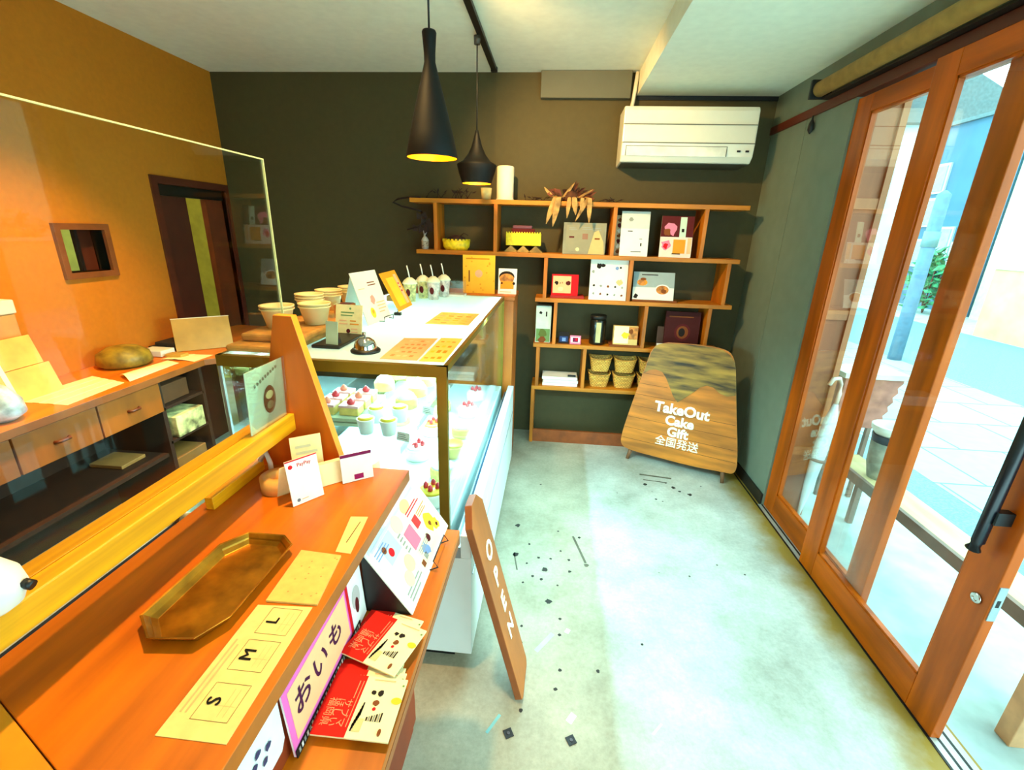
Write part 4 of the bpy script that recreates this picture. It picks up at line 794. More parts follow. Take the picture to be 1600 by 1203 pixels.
c = on('folded_napkin', 'beige folded napkin behind the leftmost drink cup', 'napkin', -.86, 2.45); b = B(); b.box(-.90, -.83, 2.42, 2.50, zc, zc+.03, ink('khaki', (140, 120, 70))); child(c, 'napkin', b, .004)
zk = 1.1655
def art_gold(b, M, w, h):
    for i in range(16): b.blob(w*random.random(), h*random.random(), .006, ink('amber', (226, 150, 30)), M)
    b.disc(w*.5, h*.52, .024, ink('dusty_pink', (226, 170, 130)), M, .001); b.rect(w*.18, h*.3, w*.22, h*.6, BRN, M); b.lines(w*.1, h*.86, w*.9, h*.95, 1, ink('amber2', (206, 130, 20)), M)
card('framed_sign', 'square golden yellow sign on the wooden end cabinet', 'sign', (-.580, 2.93, zk), (1, .02, 0), (0, .03, 1), .205, .236, ink('gold', (246, 184, 50)), art_gold, t=.008)
def art_fd(b, M, w, h):
    b.disc(w*.45, h*.68, w*.42, DARK, M, .0008, h*.22); b.disc(w*.45, h*.6, w*.40, FOOD, M, .0012, h*.2); b.rect(w*.12, h*.2, w*.85, h*.5, ORG, M, .0016); b.blob(w*.85, h*.42, .01, DARK, M, .002); b.blob(w*.2, h*.42, .008, DARK, M, .002); b.lines(w*.1, h*.05, w*.9, h*.12, 1, PEACH, M)
card('food_card', 'white food picture card beside the golden yellow sign', 'card', (-.356, 2.95, zk), (1, 0, 0), (0, .22, 1), .118, .16, WHITE, art_fd)
# price sheets under the acrylic
def sheet(label, pts, m, art=None, z=zc):
    cx = sum(p[0] for p in pts)/len(pts); cy = sum(p[1] for p in pts)/len(pts)
    t = thing('price_sheet', label, 'sheet', (cx, cy, z)); b = B(); b.prism(pts, z+.0003, z+.0018, m); 
    if art: art(b, z+.0018)
    child(t, 'sheet', b); return t
def sh_art(cols, x0, y0, x1, y1, n):
    def f(b, z):
        for i in range(n):
            for j in range(n+1):
                u = x0+(x1-x0)*(i+.2)/n; v = y0+(y1-y0)*(j+.2)/(n+1); w = (x1-x0)/n*.6; h = (y1-y0)/(n+1)*.3*random.uniform(.5, 1.6)
                b.face([(u, v, z+.0005), (u+w, v, z+.0005), (u+w, v+h, z+.0005), (u, v+h, z+.0005)], random.choice(cols))
    return f
sheet('salmon pink price sheet at the near end of the display case top', [(-.515, 1.30), (-.40, 1.30), (-.41, 1.60), (-.53, 1.58)], ink('salmon2', (246, 176, 120)), sh_art([ink('salm3', (236, 140, 80)), PEACH], -.50, 1.32, -.42, 1.57, 4))
sheet('yellow price sheet beside the salmon one on the display case', [(-.392, 1.295), (-.315, 1.295), (-.320, 1.62), (-.40, 1.61)], ink('yel2', (250, 206, 100)), sh_art([ORG, YEL, ink('amb3', (240, 150, 20))], -.39, 1.31, -.33, 1.6, 3))
sheet('yellow price sheet halfway along the display case top', [(-.53, 1.86), (-.345, 1.86), (-.345, 2.15), (-.53, 2.15)], ink('yel3', (250, 216, 120)), sh_art([ORG, YEL, PEACH], -.52, 1.88, -.36, 2.13, 4))
# paper bowls, package pile, tray at the near left end
pk = [('flat brown package at the bottom of the pile on the case', 0, (-1.005, -.80, 1.29, 1.58), .022), ('folded brown package on top of the pile on the case', .0225, (-.985, -.78, 1.34, 1.66), .026)]
for lab, dz_, (x0, x1, y0, y1), th_ in pk:
    t = on('brown_package', lab, 'package', (x0+x1)/2, (y0+y1)/2, zc+dz_, 'brown packages on the case'); b = B(); b.box(x0, x1, y0, y1, zc+dz_+.0005, zc+dz_+th_, mat('kraft', (196, 136, 56), .7, var=.2, scale=16, bump=.3)); child(t, 'wrapping', b, .008)
t = on('brown_package', 'long flat brown package under the back stacks of bowls', 'package', -.94, 1.88, zc, 'brown packages on the case'); b = B(); b.box(-1.005, -.90, 1.68, 2.09, zc+.0005, zc+.04, MATS['kraft']); child(t, 'wrapping', b, .008)
t = on('black_tray', 'thin black tray poking out beside the brown packages', 'tray', -.74, 1.48); b = B(); b.box(-.775, -.68, 1.38, 1.60, zc+.0005, zc+.012, BLACK); child(t, 'tray', b, .003)
t = on('orange_box', 'dull orange open box behind the tilted grey card', 'box', -.86, 1.78); b = B(); b.box(-.855, -.80, 1.72, 1.80, zc, zc+.085, mat('orange_box', (190, 104, 30), .6)); b.box(-.85, -.805, 1.725, 1.795, zc+.0855, zc+.087, DWOOD); child(t, 'box', b)
BOWLM = mat('paper_bowl', (252, 228, 160), .5, var=.03)
def bowl(x, y, z, label, n=3):
    t = thing('paper_bowl_stack', label, 'bowls', (x, y, z), 'stacks of paper bowls on the case')
    for k in range(n):
        b = B(); zz = z+k*.010; b.lathe([(.036, zz), (.050, zz+.058), (.055, zz+.060), (.055, zz+.064), (.048, zz+.061), (.034, zz+.004)], BOWLM, T(x, y, 0), 28, cap1=False); child(t, 'bowl', b)
for (x, y, z, n, l) in ((-.925, 1.46, zc+.049, 2, 'short stack of cream paper bowls, leftmost on the packages'), (-.835, 1.54, zc+.049, 2, 'stack of cream paper bowls just left of the wooden bracket top'), (-.96, 1.74, zc+.041, 3, 'back stack of cream paper bowls, left'), (-.95, 1.88, zc+.041, 3, 'back stack of cream paper bowls, middle'), (-.915, 2.02, zc+.041, 3, 'back stack of cream paper bowls, right'),): bowl(x, y, z, l, n)

# ------------------------------------------------------------------ wooden service counter
ctr = thing('service_counter', 'long orange wooden service counter with a low packing ledge', 'counter', (-.55, .65, 0))
KZ = .95
b = B(); b.prism([(-.35, 1.033), (-.76, 1.033), (-.76, .405), (-.70, .375), (-.53, .303), (-.42, .255), (-.35, .25)], KZ-.03, KZ, WOOD, mside=mat('counter_edge', (180, 96, 24), .4, var=.1)); child(ctr, 'worktop', b, .0015)
b = B(); b.prism([(-.7605, .405), (-.7005, .374), (-.5305, .302), (-.4205, .254), (-.45, .19), (-.57, .232), (-.735, .305), (-.80, .345)], KZ-.03, KZ-.0008, mat('lit_edge_wood', (244, 160, 24), .45, var=.15, scale=5)); child(ctr, 'lit_edge_band', b, .002)  # strip added in a paler colour for warm light on the edge
b = B(); b.box(-.74, -.375, .43, 1.02, 0, KZ-.03, mat('counter_panel', (150, 56, 16), .5, var=.12, scale=3, stretch=(4, 4, 1))); child(ctr, 'cabinet_body', b)
b = B(); b.box(-.375, -.365, .25, 1.02, .05, KZ-.03, MATS['counter_panel']); child(ctr, 'front_panel', b)
b = B(); b.box(-.375, -.218, .22, 1.034, .755, .775, WOOD); child(ctr, 'packing_ledge', b, .0015)
b = B(); b.box(-.234, -.2175, .22, 1.034, .735, .755, mat('ledge_lip', (160, 84, 30), .5, var=.1)); child(ctr, 'ledge_lip', b)
b = B(); b.box(-.365, -.34, .22, .62, 0, .755, MATS['counter_panel']); child(ctr, 'ledge_support', b)
# bracket and rail of the partition
gp = thing('glass_partition', 'clear glass partition in a wooden rail along the service counter', 'partition', (-.65, .75, KZ))
Mb = Matrix(((1, 0, 0, 0), (0, 0, -1, 0), (0, 1, 0, 0), (0, 0, 0, 1)))
b = B(); b.prism([(-.74, KZ), (-.515, KZ), (-.607, 1.347), (-.652, 1.348)], -1.032, -1.008, BRACK, Mb, mside=mat('bracket_edge', (250, 160, 40), .4, var=.08)); child(gp, 'end_bracket', b, .001)
b = B(); b.box(-.662, -.630, .14, 1.007, 1.058, 1.102, RAILW); b.box(-.700, -.666, .14, 1.007, 1.058, 1.100, RAILW); b.box(-.666, -.662, .14, 1.007, 1.058, 1.07, RAILW); child(gp, 'rail', b, .002)
b = B(); b.box(-.6658, -.6622, .20, 1.068, 1.0705, 1.685, PGLASS); child(gp, 'glass_sheet', b)
b = B(); EDG = mat('polished_glass_edge', (226, 220, 150), .25, var=.02); b.box(-.6662, -.6618, .20, 1.068, 1.685, 1.6875, EDG); b.box(-.6662, -.6618, 1.068, 1.0705, 1.11, 1.6875, EDG); child(gp, 'polished_edge', b)
# support blocks so the rail stands on the worktop near its front end (outside view)
b = B(); b.box(-.70, -.63, .14, .17, 0, 1.058, BRACK); child(gp, 'rail_support', b)
# poster in acrylic holder on the rail
def art_po(b, M, w, h):
    b.disc(w*.56, h*.42, .023, ink('oval_dark', (44, 44, 20)), M, .0008, .034); b.disc(w*.56, h*.50, .014, ink('oval_cream', (226, 214, 150)), M, .0012, .010); b.disc(w*.56, h*.33, .012, ink('oval_green', (120, 130, 90)), M, .0012, .010)
    for k in range(9): b.blob(w*(.2+.075*k), h*(.74+.02*k), .005, ink('teal_grey', (110, 120, 100)), M, .0012)
    b.lines(w*.1, h*.1, w*.35, h*.5, 4, PALE, M); 
c = card('menu_sign', 'pale green menu sign with a dark oval cake picture on the partition rail', 'sign', (-.648, .866, 1.1025), (.01, 1, 0), (.04, 0, 1), .135, .145, mat('pale_green_card', (206, 226, 196), .5), art_po, t=.002)
b = B(); b.box(0, .14, 0, .15, .001, .0025, ACRY, frame((-.6455, .863, 1.1022), (.01, 1, 0), (.04, 0, 1))); child(c, 'acrylic_cover', b)
wb = thing('white_duck_ornament', 'round white ornament with a black mark at the near end of the partition rail', 'ornament', (-.645, .335, 1.1025))
b = B(); b.lathe([(.014, 1.1027), (.026, 1.112), (.033, 1.13), (.030, 1.15), (.018, 1.168), (.003, 1.175)], WHITE, T(-.640, .372, 0), 28); child(wb, 'body', b)
b = B(); b.tube([(-.612, .386, 1.135), (-.602, .388, 1.131)], .006, BLACK, 8); child(wb, 'black_mark', b)
# acrylic slot holder behind, under the rail
c = thing('slip_holder', 'slim yellow slip holder with a white clip under the partition rail', 'holder', (-.72, .92, KZ))
b = B(); b.box(-.735, -.715, .80, .985, KZ, KZ+.03, RAILW); child(c, 'holder', b, .002); b = B(); b.tube([(-.718, .975, KZ+.03), (-.70, .975, KZ+.055), (-.685, .965, KZ+.03), (-.682, .960, KZ+.001)], .006, OFFW, 10); child(c, 'clip', b)
# ---- things on the counter
bt = thing('brass_tray', 'long octagonal brass tray on the wooden counter', 'tray', (-.54, .59, KZ))
# long axis from near-left to far-right of the picture (corners measured on the rim)
rim = [(-.565, .463), (-.497, .470), (-.471, .515), (-.470, .690), (-.500, .714), (-.575, .714), (-.606, .672), (-.610, .500)]
cen = Vector((-.538, .590)); 
def ring(k, z, dx=0): return [((x-cen.x)*k+cen.x, (y-cen.y)*(1-(1-k)*.55)+cen.y, z) for x, y in rim]
b = B(); rs = [[b.bm.verts.new(p) for p in ring(k, z)] for k, z in ((.78, KZ+.0005), (.96, KZ+.017), (1.0, KZ+.019), (1.0, KZ+.021), (.95, KZ+.020), (.88, KZ+.014), (.86, KZ+.011), (.76, KZ+.004))]
for p, q in zip(rs, rs[1:]):
    for k in range(8): f = b.bm.faces.new((p[k], p[(k+1) % 8], q[(k+1) % 8], q[k])); f.material_index = b.mi(BRASS)
f = b.bm.faces.new(rs[0][::-1]); f = b.bm.faces.new(rs[-1]); child(bt, 'tray', b, .0008)
# size chart sheet
def slab(name, label, cat, pts, z, th, m, art=None, group=None):
    cx = sum(p[0] for p in pts)/len(pts); cy = sum(p[1] for p in pts)/len(pts); t = thing(name, label, cat, (cx, cy, z), group)
    b = B(); b.keep = True; b.prism(pts, z+.0002, z+th, m)
    if art: art(b, z+th)
    child(t, 'sheet', b); return t
LINE = ink('brown_line', (120, 90, 50))
def size_art(b, z):
    M0 = frame((-.4575, .352, z), (0, 1, 0), (-1, 0, 0)); M0 = frame((-.368, .352, z), (0, 1, 0), (-1, 0, 0))
    for u, ch in ((.028, 'S'), (.098, 'M'), (.160, 'L')):
        x0, x1, y0, y1 = u-.005, u+.045, .012, .062
        for (a, c_, d, e) in ((x0, y0, x1, y0+.0006), (x0, y1, x1, y1+.0006), (x0, y0, x0+.0006, y1), (x1, y0, x1+.0006, y1)): b.rect(a, c_, d, e, LINE, M0, .0004)
        b.text(ch, .026, ink('black', (14, 12, 10)), M0 @ Matrix.Translation((u+.02, .047, .0006))); b.text(ch, .026, MATS['ink_black'], M0 @ Matrix.Translation((u+.0207, .0475, .0007))); b.text(ch, .026, MATS['ink_black'], M0 @ Matrix.Translation((u+.0193, .0465, .0008)))
        b.rect(x0+.006, .030, x1-.006, .0304, ink('faint', (206, 180, 120)), M0, .0004); b.rect(x0+.006, .022, x1-.006, .0224, MATS['ink_faint'], M0, .0004); b.rect(x0+.02, .016, x0+.0204, .040, MATS['ink_faint'], M0, .0004)
    b.lines(.03, .070, .18, .084, 2, MATS['ink_faint'], M0, .0004)
PAPY = mat('yellowish_paper', (244, 214, 132), .6, var=.04, scale=50)
slab('size_chart', 'pale yellow size chart sheet with boxes lettered S M L', 'sheet', [(-.364, .352), (-.368, .566), (-.459, .560), (-.457, .352)], KZ, .0012, PAPY, size_art)
def spk(b, z):
    for i in range(14): b.disc(-.45+.08*random.random(), .575+.11*random.random(), .0016, ink('tan2', (200, 150, 80)), Matrix.Translation((0, 0, z)), .0004)
slab('kraft_envelope', 'cream speckled envelope lying beyond the size chart', 'envelope', [(-.362, .570), (-.376, .690), (-.458, .695), (-.450, .568)], KZ, .004, mat('envelope', (236, 190, 96), .7, var=.05, scale=60), spk)
slab('paper_slip', 'narrow cream paper slip at the counter edge beside the menu stand', 'slip', [(-.362, .700), (-.375, .819), (-.412, .815), (-.393, .702)], KZ, .0012, PAPY, lambda b, z: b.rect(-.385, .73, -.383, .80, LINE, Matrix.Translation((0, 0, z)), .0003))
# payment cards
def art_pay(b, M, w, h):
    b.disc(w*.14, h*.86, .005, RED, M); b.text('PayPay', .0115, ink('redgrey', (206, 70, 80)), M @ Matrix.Translation((w*.56, h*.86, .0008)), bold=.0002)
    b.disc(w*.2, h*.10, .004, ink('slate', (110, 110, 120)), M); b.lines(w*.3, h*.07, w*.6, h*.12, 1, PEACH, M)
    b.rect(0, h-.003, w, h, RED, M)
c = card('payment_card', 'white payment card stand with red lettering nearest the brass tray', 'card', (-.552, .832, KZ+.0015), (.62, .85, 0), (-.16, .08, 1), .072, .105, ink('cardwhite', (246, 240, 226)), art_pay)
MM = frame((-.552, .832, KZ), (.62, .85, 0), (-.16, .08, 1))
b = B(); b.box(.0, .072, 0, .095, -.0035, -.0025, CREAM, frame(tuple(Vector((-.552, .832, KZ+.0015))+Vector((-.055, .03, 0))), (.62, .85, 0), (.38, -.2, 1))); child(c, 'back_leaf', b)
b = B(); b.box(.0, .072, 0, .003, -.04, .0, OFFW, MM @ Matrix.Translation((0, -.0, -.012))); 
b.bm.free()
def art_bl(b, M, w, h): b.lines(w*.15, h*.3, w*.85, h*.85, 4, ink('faintgreen', (206, 200, 160)), M)
c = card('notice_block', 'blank cream upright card stand behind the payment cards', 'card', (-.600, .925, KZ+.0015), (.80, .58, 0), (-.12, .10, 1), .070, .115, CREAM, art_bl)
c = card('cream_card', 'low cream folded card between the two payment cards', 'card', (-.545, .905, KZ+.0015), (.72, .68, 0), (-.14, .08, 1), .075, .055, ink('cream3', (246, 224, 170)), None, t=.02)
c = thing('tape_roll', 'round cream tape roll behind the red lettered payment card', 'tape', (-.640, .90, KZ))
b = B(); b.lathe([(.020, KZ), (.040, KZ), (.040, KZ+.035), (.020, KZ+.035), (.020, KZ)], mat('tape_cream', (240, 180, 90), .4), T(-.628, .905, 0), 32, cap0=False, cap1=False); child(c, 'roll', b)
def art_q2(b, M, w, h): b.rect(0, h-.008, w, h, PUR, M); b.rect(w*.38, h*.06, w*.68, h*.24, ink('magenta', (150, 20, 80)), M)
c = card('payment_card', 'small purple edged payment card stand by the far counter end', 'card', (-.487, .940, KZ+.0015), (.80, .60, 0), (-.10, .10, 1), .075, .072, ink('cardpink', (250, 232, 220)), art_q2)
b = B(); b.box(.0, .075, 0, .066, -.0035, -.0025, ink('cardback', (90, 60, 60)), frame((-.505, .968, KZ+.0015), (.80, .60, 0), (.20, -.2, 1))); child(c, 'back_leaf', b)
# ---- on the packing ledge
def art_menu(b, M, w, h):
    b.rect(w*.03, h*.05, w*.30, h*.95, ink('mint', (214, 236, 220)), M); b.rect(w*.33, h*.66, w*.95, h*.96, LPK, M)
    b.rect(w*.44, h*.34, w*.58, h*.62, ink('hotpink', (246, 120, 150)), M, .001); b.rect(w*.62, h*.46, w*.71, h*.62, ink('coral', (232, 60, 60)), M, .001); b.blob(w*.80, h*.35, .028, YEL, M, .001); b.blob(w*.86, h*.25, .02, YEL, M, .0011); b.blob(w*.80, h*.33, .008, BRN, M, .0014); b.blob(w*.87, h*.22, .006, MAR, M, .0014)
    b.disc(w*.45, h*.78, .022, ink('greenish', (206, 226, 180)), M, .0012); b.disc(w*.66, h*.82, .024, PEACH, M, .0012, .016); b.rect(w*.14, h*.55, w*.34, h*.85, ink('bluegrey', (180, 196, 206)), M, .0008); b.disc(w*.22, h*.65, .010, RED, M, .0012); b.disc(w*.17, h*.75, .008, BRN, M, .0012)
    b.rect(w*.06, h*.86, w*.90, h*.90, ink('lilac', (190, 186, 210)), M, .0009); b.disc(w*.3, h*.35, .02, CREAM, M, .0012); b.disc(w*.2, h*.25, .018, ink('lemon', (246, 236, 170)), M, .0012); b.blob(w*.55, h*.2, .018, BLUE, M, .001); b.blob(w*.66, h*.25, .012, MAR, M, .0012)
    b.rect(w*.34, h*.05, w*.97, h*.32, ink('paleyellow', (250, 240, 196)), M, .0006); b.lines(w*.60, h*.68, w*.92, h*.76, 2, RED, M, .0014); b.lines(w*.06, h*.72, w*.3, h*.84, 3, BLUE, M, .0012); b.lines(w*.72, h*.52, w*.94, h*.62, 3, ORG, M, .0012); b.lines(w*.46, h*.22, w*.7, h*.31, 3, GREY, M, .0012); b.rect(w*.40, h*.10, w*.45, h*.18, BRN, M, .001); b.rect(w*.48, h*.12, w*.53, h*.20, GREY, M, .001); b.lines(w*.08, h*.05, w*.35, h*.2, 3, GREY, M, .001); b.lines(w*.36, h*.4, w*.42, h*.7, 5, GREY, M, .001)
a = Vector((-.258, .737, .7755)); c_ = Vector((-.254, .985, .7755)); tl = Vector((-.360, .727, .925))
M = frame(a, c_-a, tl-a); hh = (tl-a).dot(M.to_3x3() @ Vector((0, 1, 0))); ww = .312
c = card('menu_stand', 'colourful landscape dessert menu leaning on a wire stand by the counter edge', 'menu', a, c_-a, tl-a, ww, hh, ink('menuwhite', (240, 238, 226)), art_menu)
b = B(); b.box(0, ww, 0, hh, -.006, -.0035, BLACK, M); child(c, 'backing_board', b)
b = B(); b.prism([(a.x-.003, a.z), (tl.x+.0, tl.z-.006), (tl.x+.0, a.z)], -.740, -.737, BLACK, Matrix(((1, 0, 0, 0), (0, 0, -1, 0), (0, 1, 0, 0), (0, 0, 0, 1)))); child(c, 'side_panel', b)  # black sheet added for the shade under the leaning menu
b = B()
q = lambda u, v, n: tuple(M @ Vector((u, v, n)))
b.tube([q(.135, .002, -.004), q(.135, -.001, .022), q(.135, .018, .022), q(.235, .018, .022), q(.235, -.001, .022), q(.235, .002, -.004)], .0018, BLACK, 6); child(c, 'wire_stand', b)
def art_oimo(b, M, w, h):
    b.rect(0, 0, w, h, ink('labelpink', (246, 110, 190)), M, .0004); b.rect(.012, .020, w*.735, h-.010, PEACH, M, .0008); b.rect(w*.755, 0, w*.785, h, RED, M, .0012); b.rect(w*.79, 0, w, h, INKW, M, .0012); b.disc(w*.88, h*.55, .018, ink('silver', (190, 180, 176)), M, .0016, .026); b.disc(w*.88, h*.40, .008, MAR, M, .002, .018)
    VI = ink('violet', (70, 20, 60))
    for s_, u in (('お', .16), ('い', .36), ('も', .56)): b.text(s_, .052, VI, M @ Matrix.Translation((w*u, h*.56, .0014)), bold=.0008)
a = Vector((-.357, .470, .7755)); tl = Vector((-.3635, .462, .905))
M = frame(a, (0, 1, 0), tl-a)
o = Vector((-.352, .448, .7785)); M = frame(o, (-.02, 1, 0), (-.06, 0, 1))
c = card('sweet_potato_label', 'pink edged sweet potato label with dark lettering under the counter edge', 'label', o, (-.02, 1, 0), (-.06, 0, 1), .285, .125, ink('labelwhite', (246, 220, 220)), art_oimo)
b = B(); b.keep = True
b.box(.0, .25, -.0025, .012, .0016, .003, DARK, M); 
for k in range(30): b.rect(.006+.008*k, .001, .006+.008*k+.0045, .010, [GREY, INKW][k % 2], M, .0034)
child(c, 'barcode_strip', b)
def art_wl(b, M, w, h):
    [b.blob(w*(.40+.05*k), h*(.5+.16*math.sin(k*2.1)), .007, ink('navytext', (60, 60, 96)), M, .001+.0001*k) for k in range(10)]; b.lines(w*.45, h*.18, w*.8, h*.3, 1, BLUE, M)
o = Vector((-.3635, .24, .81)); 
t = thing('white_label', 'white label with handwriting on the counter front below the size chart', 'label', (-.363, .33, .81))
M = frame(o, (0, 1, 0), (0, 0, 1)); b = B(); b.prism([(0, 0), (.195, 0), (.205, .015), (.203, .095), (0, .095)], 0, .0015, ink('labelwhite2', (232, 240, 238)), M, mside=GREY); art_wl(b, M @ Matrix.Translation((0, 0, .0015)), .2, .1); child(t, 'label', b)
def booklet(label, p, q, w, h, z, n=1, group='red and cream booklets on the packing ledge'):
    M = frame((p[0], p[1], z), (q[0], q[1], 0), (-q[1], q[0], 0)); t = thing('booklet', label, 'booklet', (p[0], p[1], z), group)
    b = B(); b.keep = True; b.box(0, w, 0, h, .0002, .0028, CREAM, M); child(t, 'pages', b)
    b = B(); b.keep = True; Z = .0032; b.box(0, w, 0, h, .0028, Z, ink('bookcream', (246, 238, 190)), M); b.rect(0, 0, w*.44, h, ink('bookred', (228, 24, 10)), M, Z+.0004)
    OG = ink('bookpink', (250, 150, 110)); MT = M @ Matrix.Translation((0, 0, Z+.0008)) @ Matrix.Rotation(PI/2, 4, 'Z')
    for i, s_ in enumerate(('福岡県', 'ほしい', 'サブマ')): b.text(s_, h*.15, OG, M @ Matrix.Translation((w*(.10+.105*i), h*.36, Z+.0008)) @ Matrix.Rotation(-PI/2, 4, 'Z'))
    b.rect(w*.40, h*.15, w*.41, h*.9, OG, M, Z+.0008); b.rect(w*.35, h*.6, w*.362, h*.9, OG, M, Z+.0008)
    for k in range(7): b.rect(w*(.47+.008*k), h*(.10+.04*k), w*(.49+.008*k), h*(.22+.055*k), DARK, M, Z+.0008)
    b.blob(w*.60, h*.72, .005, DARK, M, Z+.0008); b.blob(w*.70, h*.72, .006, DARK, M, Z+.0008); b.blob(w*.68, h*.56, .006, BRN, M, Z+.0008); b.disc(w*.68, h*.46, .003, RED, M, Z+.0008)
    for k in range(7): b.rect(w*(.62+.03*k), h*.27, w*(.64+.03*k), h*(.33+.014*k), [DARK, GREY][k % 2], M, Z+.0008)
    b.disc(w*.94, h*.62, .009, YEL, M, Z+.0008, .006); b.rect(w*.50, h*.1, w*.60, h*.3, ink('sand2', (206, 200, 140)), M, Z+.0007); b.disc(w*.85, h*.12, .003, BRN, M, Z+.0009, .006); b.lines(w*.55, h*.92, w*.9, h*.97, 1, PEACH, M, Z+.0008); b.disc(w*.97, h*.88, .002, GRN, M, Z+.0009)
    child(t, 'cover', b); return t
zb_ = .7752
booklet('red and cream booklet at the bottom of the fanned stack', (-.356, .512), (1, .05), .122, .105, zb_)
booklet('red and cream booklet second from the bottom of the fanned stack', (-.352, .500), (1, .03), .124, .105, zb_+.0045)
booklet('red and cream booklet third from the bottom of the fanned stack', (-.348, .488), (1, .02), .125, .105, zb_+.009)
booklet('red and cream booklet lying square on top, nearest the viewer', (-.343, .474), (1, .01), .126, .105, zb_+.0135)
booklet('red and cream booklet peeking out at the back by the black shade sheet under the menu', (-.366, .655), (.97, -.22), .118, .095, zb_)
booklet('red and cream booklet turned askew on top of the fan', (-.360, .617), (.955, -.295), .122, .106, zb_+.018)

# ------------------------------------------------------------------ staff side worktable
wt = thing('worktable', 'long wooden worktable with drawers along the orange wall', 'table', (-2.2, 1.8, 0))
WT = mat('worktable_wood', (216, 110, 6), .45, var=.16, scale=3, stretch=(4, .6, 4)); DRW = mat('drawer_wood', (170, 84, 8), .5, var=.14, scale=3, stretch=(4, 3, .8)); CARC = mat('carcass_dark', (60, 28, 8), .6, var=.1)
b = B(); b.prism([(-1.98, .2), (-1.98, 2.36), (-1.70, 2.62), (-1.40, 2.72), (-1.40, 3.3), (-2.438, 3.3), (-2.438, .2)], .765, .80, WT, mside=mat('worktable_edge', (150, 76, 20), .5)); child(wt, 'tabletop', b, .002)
for (y0, y1) in ((.78, 1.38), (1.38, 1.72), (1.72, 2.06)):
    b = B(); b.box(-2.03, -2.005, y0+.004, y1-.004, .60, .755, DRW); d = child(wt, 'drawer', b, .002)
    b = B(); ym = (y0+y1)/2; b.tube([(-2.006, ym-.03, .675), (-1.99, ym-.02, .675), (-1.99, ym+.02, .675), (-2.006, ym+.03, .675)], .007, mat('drawer_knob', (110, 46, 14), .4), 8); child(d, 'drawer_pull', b)
b = B()
for y in (.3, 1.2, 2.07, 2.36): b.box(-2.42, -2.02, y-.012, y+.012, 0, .765, CARC)
b.box(-2.42, -2.04, .3, 2.07, .59, .60, CARC); b.box(-2.42, -2.02, 2.07, 2.36, .595, .61, CARC); b.box(-2.42, -2.02, 2.07, 2.36, .40, .415, CARC); b.box(-2.42, -2.02, 2.07, 2.36, .18, .195, CARC); b.box(-2.42, -2.04, 1.2, 2.07, .33, .35, CARC)
b.box(-2.42, -2.41, .3, 2.36, 0, .765, CARC); child(wt, 'carcass', b)
fm = thing('staff_floor_shade', 'black sheet standing for the shade on the staff side floor', 'mat', (-1.4, 1.4, 0))  # added sheet for the shade, no mat there
b = B(); b.box(-1.97, -1.03, -.4, 2.6, .0005, .010, mat('shade_black', (20, 26, 32), .6, var=.2)); child(fm, 'mat', b, .003)  # flat black sheet laid over the concrete in place of its shade
KR = mat('kraft_box', (236, 180, 90), .7, var=.08, scale=14); KR2 = mat('kraft_box_dark', (176, 112, 50), .7, var=.1)
cbx = thing('cardboard_box', 'open cream cardboard box lying on the near end of the worktable', 'box', (-2.22, 1.68, .80))
M = frame((-2.20, 1.40, .802), (-.08, 1, 0), (-.25, 0, 1))
b = B(); b.box(0, .40, 0, .135, -.012, 0, KR, M); child(cbx, 'front_flap', b, .002)
b = B(); b.box(0.01, .38, .137, .265, -.014, -.002, KR, M); child(cbx, 'lid_flap', b, .002)
b = B(); b.box(.19, .21, 0, .265, .0005, .0015, OFFW, M); child(cbx, 'paper_tape', b)
sp = thing('white_container', 'white and tan plastic container against the orange wall', 'container', (-2.36, 1.70, .8))
b = B(); b.box(-2.42, -2.33, 1.3, 1.775, .80, 1.15, mat('container_tan', (206, 150, 90), .6)); child(sp, 'body', b, .006); b = B(); b.box(-2.425, -2.325, 1.3, 1.78, 1.15, 1.21, OFFW); child(sp, 'lid', b, .006)
t = thing('supply_bag', 'blue white plastic bag of supplies at the left edge of the worktable', 'bag', (-2.12, 1.45, .8))

random.seed(4)
b = B(); b.lathe([(.05, .801), (.09, .83), (.085, .88), (.05, .93), (.02, .95)], mat('bag_plastic', (190, 206, 216), .3, var=.3, scale=18, bump=.6), T(-2.10, 1.44, 0), 14, squash=.8); child(t, 'bag', b)
t = thing('wicker_bowl', 'olive brown round bread bowl beyond the cardboard box', 'bowl', (-2.36, 2.18, .8))
b = B(); b.lathe([(.10, .801), (.125, .82), (.115, .87), (.07, .90), (.02, .91)], mat('bowl_olive', (150, 120, 30), .5, var=.25, scale=20), T(-2.30, 2.19, 0), 24); child(t, 'body', b)
def paper(label, pts, z=.8005, m=None, curl=0, group='papers on the worktable'):
    cx = sum(p[0] for p in pts)/4; cy = sum(p[1] for p in pts)/4; t = thing('paper_sheet', label, 'paper', (cx, cy, z), group)
    b = B(); n = 8
    a, c_, d, e = [Vector((p[0], p[1], z)) for p in pts]
    L0 = [a.lerp(c_, k/n) for k in range(n+1)]; R0 = [e.lerp(d, k/n) for k in range(n+1)]
    for k in range(n):
        f0 = curl*abs(math.sin(PI*k/n*.9)); f1 = curl*abs(math.sin(PI*(k+1)/n*.9))
        up0 = Vector((0, 0, f0)); up1 = Vector((0, 0, f1)); b.face([tuple(L0[k]+up0), tuple(R0[k]), tuple(R0[k+1]), tuple(L0[k+1]+up1)], m or CREAM)
    o = child(t, 'sheet', b); s_ = o.modifiers.new('s', 'SOLIDIFY'); s_.thickness = .0015; s_.offset = 1; return t
paper('curled cream paper sheet at the front edge of the worktable', [(-2.03, 1.93), (-2.15, 2.0), (-2.15, 2.30), (-2.05, 2.26)], z=.803, curl=.02)
